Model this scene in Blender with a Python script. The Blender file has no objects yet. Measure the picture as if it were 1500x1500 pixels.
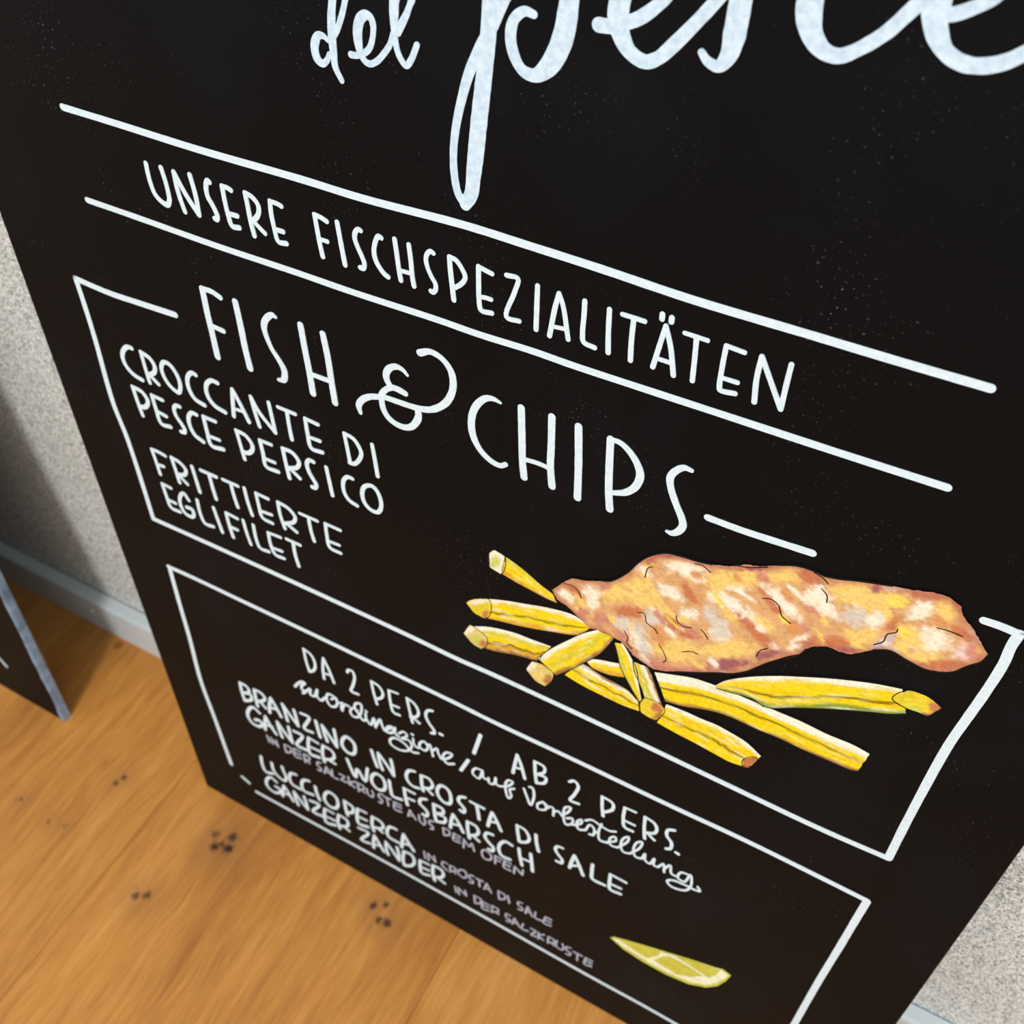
import bpy, math, random
from mathutils import Vector, Matrix, noise
from mathutils.geometry import delaunay_2d_cdt
from mathutils.kdtree import KDTree

# ------------------------------------------------------------------ camera, world, lights, exposure
scene = bpy.context.scene
COL = scene.collection
LEAN = math.radians(5.2)                     # both boards lean back against the wall
BASE = Vector((-0.51036, 0.24497, 0.0))      # bottom left front corner of the big board

cam_data = bpy.data.cameras.new('camera')
cam = bpy.data.objects.new('camera', cam_data)
COL.objects.link(cam)
cam.matrix_world = Matrix((
    (0.8724830579, -0.3443646658, 0.3466789445, 0.0),
    (0.4875192367, 0.6615709359, -0.5697796861, 0.0),
    (-0.0331407225, 0.6661357773, 0.7450938322, 0.905),
    (0.0, 0.0, 0.0, 1.0)))
cam_data.sensor_width = 36.0
cam_data.sensor_fit = 'HORIZONTAL'
cam_data.lens = 36.0 * 1498.0 / 1500.0
cam_data.clip_start = 0.01
cam_data.dof.use_dof = True
cam_data.dof.focus_distance = 0.44
cam_data.dof.aperture_fstop = 13.0
scene.camera = cam

world = bpy.data.worlds.new('room_light')
scene.world = world
world.use_nodes = True
bg = world.node_tree.nodes['Background']
bg.inputs[0].default_value = (0.90, 0.97, 1.0, 1.0)
bg.inputs[1].default_value = 0.90

scene.view_settings.view_transform = 'Standard'
scene.view_settings.look = 'None'
scene.view_settings.gamma = 1.0
scene.view_settings.use_curve_mapping = False
scene.view_settings.exposure = 0.0

ld = bpy.data.lights.new('window_light', 'AREA')
ld.shape = 'RECTANGLE'
ld.size = 0.62
ld.size_y = 0.75
ld.energy = 92.0
ld.color = (1.0, 0.985, 0.965)
lo = bpy.data.objects.new('window_light', ld)
COL.objects.link(lo)
lo.location = (0.30, -2.80, 3.05)
lo.rotation_euler = (Vector((-0.30, 0.25, 0.10)) - lo.location).to_track_quat('-Z', 'Y').to_euler()


# ------------------------------------------------------------------ helpers
def lin(c):
    return tuple(((v / 255.0) / 12.92 if v / 255.0 <= 0.04045 else ((v / 255.0 + 0.055) / 1.055) ** 2.4) for v in c)


class NT:
    """small helper around a material's node tree"""
    def __init__(self, name):
        self.m = bpy.data.materials.new(name)
        self.m.use_nodes = True
        self.t = self.m.node_tree
        self.b = self.t.nodes['Principled BSDF']

    def n(self, typ, **kw):
        nd = self.t.nodes.new(typ)
        for k, v in kw.items():
            setattr(nd, k, v)
        return nd

    def l(self, a, b):
        self.t.links.new(a, b)

    def math(self, op, a, b=None, c=None):
        nd = self.n('ShaderNodeMath', operation=op)
        for i, v in enumerate((a, b, c)):
            if v is None:
                continue
            if isinstance(v, (int, float)):
                nd.inputs[i].default_value = v
            else:
                self.l(v, nd.inputs[i])
        return nd.outputs[0]

    def mix(self, fac, a, b, mode='MIX'):
        nd = self.n('ShaderNodeMix', data_type='RGBA', blend_type=mode)
        for i, v in ((0, fac), (6, a), (7, b)):
            if isinstance(v, (int, float)):
                nd.inputs[i].default_value = v
            elif isinstance(v, tuple):
                nd.inputs[i].default_value = v + (1.0,)
            else:
                self.l(v, nd.inputs[i])
        return nd.outputs[2]

    def noise(self, vec, scale, detail=3.0, rough=0.5, dist=0.0):
        nd = self.n('ShaderNodeTexNoise')
        nd.inputs['Scale'].default_value = scale
        nd.inputs['Detail'].default_value = detail
        nd.inputs['Roughness'].default_value = rough
        nd.inputs['Distortion'].default_value = dist
        if vec is not None:
            self.l(vec, nd.inputs['Vector'])
        return nd.outputs[0]

    def ramp(self, fac, stops):
        nd = self.n('ShaderNodeValToRGB')
        el = nd.color_ramp.elements
        while len(el) > 1:
            el.remove(el[0])
        el[0].position = stops[0][0]
        el[0].color = stops[0][1] + (1.0,)
        for p, c in stops[1:]:
            e = el.new(p)
            e.color = c + (1.0,)
        self.l(fac, nd.inputs[0])
        return nd.outputs[0]

    def mapping(self, vec, scale=(1, 1, 1), loc=(0, 0, 0)):
        nd = self.n('ShaderNodeMapping')
        nd.inputs['Scale'].default_value = scale
        nd.inputs['Location'].default_value = loc
        self.l(vec, nd.inputs['Vector'])
        return nd.outputs[0]

    def bump(self, height, strength, dist):
        nd = self.n('ShaderNodeBump')
        nd.inputs['Strength'].default_value = strength
        nd.inputs['Distance'].default_value = dist
        self.l(height, nd.inputs['Height'])
        self.l(nd.outputs[0], self.b.inputs['Normal'])

    def set(self, **kw):
        for k, v in kw.items():
            self.b.inputs[k.replace('_', ' ')].default_value = v


def obj(name, verts, faces, mat, parent=None, smooth=False, colors=None):
    me = bpy.data.meshes.new(name)
    me.from_pydata([tuple(v) for v in verts], [], faces)
    me.update()
    if colors:
        ca = me.color_attributes.new('paint', 'FLOAT_COLOR', 'POINT')
        flat = []
        for c in colors:
            flat.extend((c[0], c[1], c[2], 1.0))
        ca.data.foreach_set('color', flat)
    if smooth:
        for p in me.polygons:
            p.use_smooth = True
    me.materials.append(mat)
    o = bpy.data.objects.new(name, me)
    COL.objects.link(o)
    if parent:
        o.parent = parent
    return o


def extrude_profile(name, prof, x0, x1, mat, parent=None):
    """closed (y, z) profile swept along x"""
    n = len(prof)
    v = [(x0, y, z) for y, z in prof] + [(x1, y, z) for y, z in prof]
    f = [(i, (i + 1) % n, n + (i + 1) % n, n + i) for i in range(n)]
    f.append(tuple(range(n - 1, -1, -1)))
    f.append(tuple(range(n, 2 * n)))
    return obj(name, v, f, mat, parent)


def structure(o):
    o['kind'] = 'structure'
    return o


# ------------------------------------------------------------------ materials
def mat_wood():
    k = NT('oiled_oak')
    geo = k.n('ShaderNodeNewGeometry').outputs['Position']
    info = k.n('ShaderNodeObjectInfo')
    off = k.n('ShaderNodeCombineXYZ')
    k.l(k.math('MULTIPLY', info.outputs['Random'], 37.0), off.inputs[1])
    add = k.n('ShaderNodeVectorMath', operation='ADD')
    k.l(geo, add.inputs[0])
    k.l(off.outputs[0], add.inputs[1])
    p = add.outputs[0]
    # wavy distortion of the grain across the plank
    wob = k.noise(k.mapping(p, (5.0, 3.0, 1.0)), 1.0, 3.0, 0.55)
    wx = k.n('ShaderNodeCombineXYZ')
    k.l(k.math('MULTIPLY', k.math('SUBTRACT', wob, 0.5), 0.05), wx.inputs[0])
    add2 = k.n('ShaderNodeVectorMath', operation='ADD')
    k.l(p, add2.inputs[0])
    k.l(wx.outputs[0], add2.inputs[1])
    q = add2.outputs[0]
    broad = k.noise(k.mapping(q, (11.0, 2.2, 1.0)), 1.0, 3.0, 0.5)
    mid = k.noise(k.mapping(q, (95.0, 8.0, 1.0)), 1.0, 5.0, 0.66, 0.3)
    fine = k.noise(k.mapping(q, (520.0, 30.0, 1.0)), 1.0, 3.0, 0.6)
    v = k.math('ADD', k.math('MULTIPLY', broad, 0.42), k.math('MULTIPLY', mid, 0.36))
    v = k.math('ADD', v, k.math('MULTIPLY', fine, 0.22))
    col = k.ramp(v, [(0.37, W_DARK), (0.45, W_MID), (0.53, W_LIGHT), (0.64, W_PALE)])
    tone = k.math('ADD', 0.90, k.math('MULTIPLY', info.outputs['Random'], 0.16))
    tn = k.n('ShaderNodeCombineXYZ')
    for i in range(3):
        k.l(tone, tn.inputs[i])
    col = k.mix(1.0, col, tn.outputs[0], 'MULTIPLY')
    # knots: small dark cores inside softer brown halos
    wb = k.noise(geo, 260.0, 2.0, 0.6)
    wv = k.n('ShaderNodeVectorMath', operation='SCALE')
    cmb = k.n('ShaderNodeCombineXYZ')
    k.l(k.math('SUBTRACT', wb, 0.5), cmb.inputs[0])
    k.l(k.math('SUBTRACT', k.noise(geo, 230.0, 2.0, 0.6, 1.0), 0.5), cmb.inputs[1])
    k.l(cmb.outputs[0], wv.inputs[0])
    wv.inputs[3].default_value = 0.009
    a3 = k.n('ShaderNodeVectorMath', operation='ADD')
    k.l(geo, a3.inputs[0])
    k.l(wv.outputs[0], a3.inputs[1])
    core = halo = None
    for x, y, r, s in KNOTS:
        d = k.n('ShaderNodeVectorMath', operation='DISTANCE')
        k.l(a3.outputs[0], d.inputs[0])
        d.inputs[1].default_value = (x, y, 0.0)
        mr = k.n('ShaderNodeMapRange', interpolation_type='SMOOTHSTEP')
        k.l(d.outputs['Value'], mr.inputs[0])
        mr.inputs[1].default_value = r * 1.25
        mr.inputs[2].default_value = r * 0.25
        mr.inputs[3].default_value = 0.0
        mr.inputs[4].default_value = s
        core = mr.outputs[0] if core is None else k.math('MAXIMUM', core, mr.outputs[0])
        m2 = k.n('ShaderNodeMapRange', interpolation_type='SMOOTHSTEP')
        k.l(d.outputs['Value'], m2.inputs[0])
        m2.inputs[1].default_value = r * 7.0
        m2.inputs[2].default_value = r * 0.8
        m2.inputs[3].default_value = 0.0
        m2.inputs[4].default_value = s * 0.40
        halo = m2.outputs[0] if halo is None else k.math('MAXIMUM', halo, m2.outputs[0])
    col = k.mix(halo, col, (0.34, 0.145, 0.05))
    col = k.mix(core, col, (0.035, 0.018, 0.010))
    k.l(col, k.b.inputs['Base Color'])
    k.set(Roughness=0.42)
    k.b.inputs['Specular IOR Level'].default_value = 0.35
    k.bump(k.math('ADD', mid, k.math('MULTIPLY', fine, 0.6)), 0.12, 0.001)
    return k.m


def mat_plaster():
    k = NT('rough_plaster')
    geo = k.n('ShaderNodeNewGeometry').outputs['Position']
    grain = k.noise(geo, 820.0, 1.0, 0.5)
    coarse = k.noise(geo, 330.0, 2.0, 0.6)
    cloud = k.noise(geo, 9.0, 3.0, 0.5)
    h = k.math('ADD', k.math('MULTIPLY', grain, 0.7), k.math('MULTIPLY', coarse, 0.6))
    col = k.ramp(k.math('ADD', k.math('MULTIPLY', grain, 0.85), k.math('MULTIPLY', coarse, 0.15)),
                 [(0.33, (0.09, 0.10, 0.09)), (0.43, (0.43, 0.45, 0.435)), (0.50, (0.60, 0.62, 0.605)), (0.62, (0.90, 0.92, 0.88))])
    tint = k.ramp(cloud, [(0.35, (0.95, 0.94, 0.92)), (0.65, (1.0, 1.0, 1.0))])
    col = k.mix(1.0, col, tint, 'MULTIPLY')
    k.l(col, k.b.inputs['Base Color'])
    k.set(Roughness=0.92)
    k.bump(h, 0.35, 0.0009)
    return k.m


def mat_board():
    k = NT('blackboard_paint')
    tc = k.n('ShaderNodeTexCoord').outputs['Object']
    sm = k.noise(tc, 7.0, 4.0, 0.6)
    smudge = k.ramp(sm, [(0.50, (0.0, 0.0, 0.0)), (0.78, (1.0, 1.0, 1.0))])
    speck = k.ramp(k.noise(tc, 700.0, 1.5, 0.5), [(0.66, (0, 0, 0)), (0.74, (1, 1, 1))])
    zone = k.ramp(k.noise(tc, 18.0, 2.0, 0.5), [(0.50, (0.05, 0.05, 0.05)), (0.70, (1, 1, 1))])
    col = k.mix(smudge, (0.0034, 0.0036, 0.0041), (0.0060, 0.0074, 0.0105))
    f = k.math('MULTIPLY', k.math('MULTIPLY', speck, zone), 0.16)
    col = k.mix(f, col, (0.55, 0.56, 0.60))
    k.l(col, k.b.inputs['Base Color'])
    rr = k.math('ADD', 0.46, k.math('MULTIPLY', sm, 0.12))
    k.l(rr, k.b.inputs['Roughness'])
    k.b.inputs['Specular IOR Level'].default_value = 0.07
    k.bump(k.noise(tc, 900.0, 2.0), 0.05, 0.0003)
    return k.m


def mat_plain(name, color, rough=0.6, spec=0.3, mottle=0.0, scale=300.0, dark=None):
    k = NT(name)
    if mottle:
        tc = k.n('ShaderNodeTexCoord').outputs['Object']
        f = k.ramp(k.noise(tc, scale, 4.0, 0.65), [(0.36, (0, 0, 0)), (0.62, (1, 1, 1))])
        col = k.mix(f, dark, color)
        k.l(col, k.b.inputs['Base Color'])
    else:
        k.b.inputs['Base Color'].default_value = color + (1.0,)
    k.set(Roughness=rough)
    k.b.inputs['Specular IOR Level'].default_value = spec
    return k.m


def mat_art():
    """hand-mixed acrylic colours stored per vertex, with brush streaks in the pigment"""
    k = NT('painted_colours')
    at = k.n('ShaderNodeAttribute', attribute_name='paint')
    tc = k.n('ShaderNodeTexCoord').outputs['Object']
    st = k.noise(k.mapping(tc, (420.0, 420.0, 520.0)), 1.0, 4.0, 0.65)
    s = k.ramp(st, [(0.30, (0.78, 0.76, 0.74)), (0.55, (1.0, 1.0, 1.0)), (0.75, (1.08, 1.08, 1.10))])
    k.l(k.mix(1.0, at.outputs['Color'], s, 'MULTIPLY'), k.b.inputs['Base Color'])
    k.set(Roughness=0.55)
    k.b.inputs['Specular IOR Level'].default_value = 0.25
    return k.m


W_DARK, W_MID, W_LIGHT, W_PALE = (0.37, 0.132, 0.023), (0.48, 0.186, 0.034), (0.60, 0.252, 0.048), (0.71, 0.335, 0.092)
KNOTS = [
    (-0.6150, 0.2167, 0.0020, 0.50),
    (-0.5883, 0.2127, 0.0036, 0.90),
    (-0.5908, 0.2040, 0.0032, 0.75),
    (-0.6603, 0.1480, 0.0029, 0.70),
    (-0.6797, 0.1546, 0.0017, 0.40),
    (-0.6651, 0.1446, 0.0017, 0.45),
    (-0.6199, 0.1445, 0.0026, 0.70),
    (-0.6024, 0.1485, 0.0026, 0.70),
    (-0.6085, 0.1475, 0.0013, 0.50),
    (-0.4700, 0.2107, 0.0054, 0.75),
    (-0.4540, 0.2162, 0.0057, 0.85),
    (-0.4627, 0.2011, 0.0057, 1.00),
    (-0.4507, 0.2053, 0.0061, 1.00),
    (-0.4583, 0.2057, 0.0030, 0.90),
    (-0.4958, 0.1310, 0.0042, 0.80),
    (-0.4870, 0.1357, 0.0046, 0.85),
    (-0.5005, 0.1369, 0.0027, 0.35),
    (-0.4880, 0.1394, 0.0023, 0.45),
    (-0.3019, 0.2264, 0.0040, 0.90),
    (-0.2926, 0.2321, 0.0036, 0.85),
    (-0.2900, 0.2185, 0.0036, 0.90),
    (-0.2825, 0.2192, 0.0046, 0.90),
    (-0.7049, 0.3269, 0.0061, 0.55),
    (-0.7696, 0.2437, 0.0027, 0.20),
]
WOOD = mat_wood()
PLASTER = mat_plaster()
BOARD = mat_board()
TRIM = mat_plain('grey_white_lacquer', (0.62, 0.67, 0.69), 0.38, 0.4)
CHALK = mat_plain('white_paint_marker', (0.73, 0.84, 0.88), 0.6, 0.25, 1.0, 420.0, (0.62, 0.75, 0.82))
TITLE = mat_plain('broad_white_marker', (0.66, 0.80, 0.90), 0.6, 0.25, 1.0, 330.0, (0.50, 0.64, 0.77))
LILAC = mat_plain('thin_white_marker', (0.54, 0.56, 0.65), 0.6, 0.2, 1.0, 500.0, (0.32, 0.33, 0.40))
BLACKLINE = mat_plain('black_marker', (0.010, 0.009, 0.008), 0.5, 0.2)
EDGE = mat_plain('blue_grey_board_edge', (0.28, 0.40, 0.54), 0.45, 0.4, 1.0, 60.0, (0.14, 0.20, 0.29))
ART = mat_art()
SUBFLOOR = mat_plain('screed', (0.10, 0.06, 0.03), 0.9)
SCREW = mat_plain('painted_screw_cap', (0.8, 0.82, 0.82), 0.3, 0.5)

# ------------------------------------------------------------------ setting: floor, wall, baseboard
WALL_Y = 0.3505
FACE_Y = 0.3355
X0, X1, YF = -3.2, 2.6, -2.4

floor = structure(obj('floor', [(X0, YF, -0.0155), (X1, YF, -0.0155), (X1, WALL_Y + 0.05, -0.0155), (X0, WALL_Y + 0.05, -0.0155),
                                (X0, YF, -0.06), (X1, YF, -0.06), (X1, WALL_Y + 0.05, -0.06), (X0, WALL_Y + 0.05, -0.06)],
                      [(0, 1, 2, 3), (7, 6, 5, 4), (4, 5, 1, 0), (5, 6, 2, 1), (6, 7, 3, 2), (7, 4, 0, 3)], SUBFLOOR))

PW, PL = 0.3142, 1.35


def plank_mesh():
    b, w, l, t = 0.0011, PW - 0.0004, PL - 0.0004, 0.015
    ring = lambda i, z: [(i, -l + i, z), (w - i, -l + i, z), (w - i, -i, z), (i, -i, z)]
    v = ring(0, -t) + ring(0, -b * 0.6) + ring(b, 0.0)
    f = [(3, 2, 1, 0)]
    for r in (0, 4):
        for i in range(4):
            f.append((r + i, r + (i + 1) % 4, r + 4 + (i + 1) % 4, r + 4 + i))
    f.append((8, 9, 10, 11))
    me = bpy.data.meshes.new('plank')
    me.from_pydata(v, [], f)
    me.update()
    me.materials.append(WOOD)
    return me


PLANK = plank_mesh()
ANG = math.radians(0.67)
rnd = random.Random(4)
for i in range(-9, 9):
    xs = -0.2238 + i * PW
    if xs < X0 + 0.05 or xs + PW > X1 - 0.05:
        continue
    off = (0.0, 0.55, 0.28, 0.83)[i % 4]
    y = WALL_Y - 0.004
    first = True
    while y > YF + 0.3:
        L = PL
        o = bpy.data.objects.new('plank', PLANK)
        COL.objects.link(o)
        o.parent = floor
        if first and off > 0:
            L = off * PL + 0.30
            o.scale = (1.0, L / PL, 1.0)
        first = False
        o.location = (xs + (0.2438 - y) * 0.0117, y, 0.0)
        o.rotation_euler = (0, 0, ANG)
        y -= L

wall = structure(extrude_profile('wall_back', [(WALL_Y, -0.015), (WALL_Y, 2.4), (WALL_Y + 0.12, 2.4), (WALL_Y + 0.12, -0.015)], X0, X1, PLASTER))
BH = 0.0535
base = structure(extrude_profile('baseboard_back', [(FACE_Y, 0.0), (WALL_Y - 0.0013, 0.0), (WALL_Y - 0.0013, BH + 0.0006), (FACE_Y + 0.0030, BH),
                                                    (FACE_Y + 0.0010, BH - 0.0008), (FACE_Y, BH - 0.0030)], X0, X1, TRIM))


def screw_cap(x, z):
    v, f = [], []
    n = 12
    for r, d in ((0.0024, 0.0), (0.0022, -0.0007), (0.0012, -0.0011)):
        for i in range(n):
            a = 2 * math.pi * i / n
            v.append((x + r * math.cos(a), FACE_Y + d, z + r * math.sin(a)))
    for r in range(2):
        for i in range(n):
            f.append((r * n + i, r * n + (i + 1) % n, (r + 1) * n + (i + 1) % n, (r + 1) * n + i))
    f.append(tuple(range(2 * n, 3 * n)))
    o = obj('screw_cap', v, f, SCREW, base, True)
    return o


screw_cap(-0.7373, 0.0311)
screw_cap(0.1627, 0.0311)


# ------------------------------------------------------------------ the boards
def board_panel(parent, w, h, t, mat, name='panel'):
    """bevelled sheet: front face on local y = 0, thickness towards +y; the back lower edge rests on the floor"""
    b = 0.0008
    lift = t * math.tan(LEAN)
    def ring(i, y, zb):
        return [(i, y, zb + i), (w - i, y, zb + i), (w - i, y, h - i), (i, y, h - i)]
    v = ring(b, 0.0, 0.0) + ring(0.0, b, 0.0) + ring(0.0, t - b, lift) + ring(b, t, lift)
    f = [(0, 1, 2, 3)]
    for r in (0, 4, 8):
        for i in range(4):
            f.append((r + i, r + 4 + i, r + 4 + (i + 1) % 4, r + (i + 1) % 4))
    f.append((15, 14, 13, 12))
    return obj(name, v, f, mat, parent)


def board_root(name, label, loc):
    e = bpy.data.objects.new(name, None)
    COL.objects.link(e)
    e.empty_display_size = 0.1
    e.location = loc
    e.rotation_euler = (-LEAN, 0, 0)
    e['label'] = label
    e['category'] = 'blackboard'
    e['group'] = 'lettered blackboards leaning on the wall'
    return e


def spline(pts, steps=6):
    """Catmull-Rom through (x, y, w) points"""
    if len(pts) == 2:
        a, b = pts
        return [tuple(a[k] + (b[k] - a[k]) * i / 4.0 for k in range(3)) for i in range(5)]
    out = []
    n = len(pts)
    closed = abs(pts[0][0] - pts[-1][0]) < 0.05 and abs(pts[0][1] - pts[-1][1]) < 0.05
    for i in range(n - 1):
        p1, p2 = pts[i], pts[i + 1]
        p0 = pts[i - 1] if i > 0 else (pts[-2] if closed else tuple(2 * p1[k] - p2[k] for k in range(3)))
        p3 = pts[i + 2] if i + 2 < n else (pts[1] if closed else tuple(2 * p2[k] - p1[k] for k in range(3)))
        P = [Vector((q[0], q[1], 0)) for q in (p0, p1, p2, p3)]
        t = [0.0]
        for j in range(3):
            t.append(t[-1] + max(1e-3, (P[j + 1] - P[j]).length) ** 0.5)
        for s in range(steps):
            u = t[1] + (t[2] - t[1]) * s / steps
            a1 = P[0] * ((t[1] - u) / (t[1] - t[0])) + P[1] * ((u - t[0]) / (t[1] - t[0]))
            a2 = P[1] * ((t[2] - u) / (t[2] - t[1])) + P[2] * ((u - t[1]) / (t[2] - t[1]))
            a3 = P[2] * ((t[3] - u) / (t[3] - t[2])) + P[3] * ((u - t[2]) / (t[3] - t[2]))
            b1 = a1 * ((t[2] - u) / (t[2] - t[0])) + a2 * ((u - t[0]) / (t[2] - t[0]))
            b2 = a2 * ((t[3] - u) / (t[3] - t[1])) + a3 * ((u - t[1]) / (t[3] - t[1]))
            c = b1 * ((t[2] - u) / (t[2] - t[1])) + b2 * ((u - t[1]) / (t[2] - t[1]))
            f = s / steps
            out.append((c.x, c.y, p1[2] + (p2[2] - p1[2]) * f))
    out.append(tuple(pts[-1]))
    return out


def ribbon(pts, height, verts, faces, seed=0):
    """one pen stroke as a thin raised film of paint (mm in, metres out, board coordinates)"""
    s = spline(pts)
    n = len(s)
    L, R, dirs = [], [], []
    for i in range(n):
        a = s[max(0, i - 1)]
        b = s[min(n - 1, i + 1)]
        d = Vector((b[0] - a[0], b[1] - a[1]))
        d = d.normalized() if d.length > 1e-6 else Vector((1, 0))
        dirs.append(d)
        wob = 1.0 + 0.06 * noise.noise(Vector((s[i][0] * 0.35, s[i][1] * 0.35, seed * 0.7)))
        hw = s[i][2] * 0.5 * wob
        L.append(Vector((s[i][0] - d.y * hw, s[i][1] + d.x * hw)))
        R.append(Vector((s[i][0] + d.y * hw, s[i][1] - d.x * hw)))
    def cap(c, d, hw):
        base = math.atan2(d.y, d.x)
        return [Vector((c[0] + hw * math.cos(base + a), c[1] + hw * math.sin(base + a)))
                for a in [math.pi / 2 - math.pi * j / 8 for j in range(1, 8)]]
    capE = cap(s[-1], dirs[-1], s[-1][2] * 0.5)
    capS = cap(s[0], -dirs[0], s[0][2] * 0.5)
    loop = L + capE + R[::-1] + capS
    o = len(verts)
    m = len(loop)
    rise = [0.16 * i / max(1, n - 1) for i in range(n)]
    hs = rise + [rise[-1]] * len(capE) + rise[::-1] + [0.0] * len(capS)
    verts += [(p.x * 0.001, -(height + h) * 0.001, p.y * 0.001) for p, h in zip(loop, hs)]
    verts += [(p.x * 0.001, 0.0, p.y * 0.001) for p in loop]
    nl, nc = n, len(capE)
    for i in range(n - 1):
        faces.append((o + i, o + i + 1, o + nl + nc + (n - 2 - i), o + nl + nc + (n - 1 - i)))
    faces.append(tuple([o + nl - 1] + [o + nl + j for j in range(nc)] + [o + nl + nc]))
    faces.append(tuple([o + nl + nc + n - 1] + [o + 2 * nl + nc + j for j in range(nc)] + [o]))
    for i in range(m):
        faces.append((o + i, o + (i + 1) % m, o + m + (i + 1) % m, o + m + i))


def parse(txt):
    return [[tuple(float(v) for v in p.split(',')) for p in ln.split()] for ln in txt.strip().splitlines() if ln.strip()]


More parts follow.
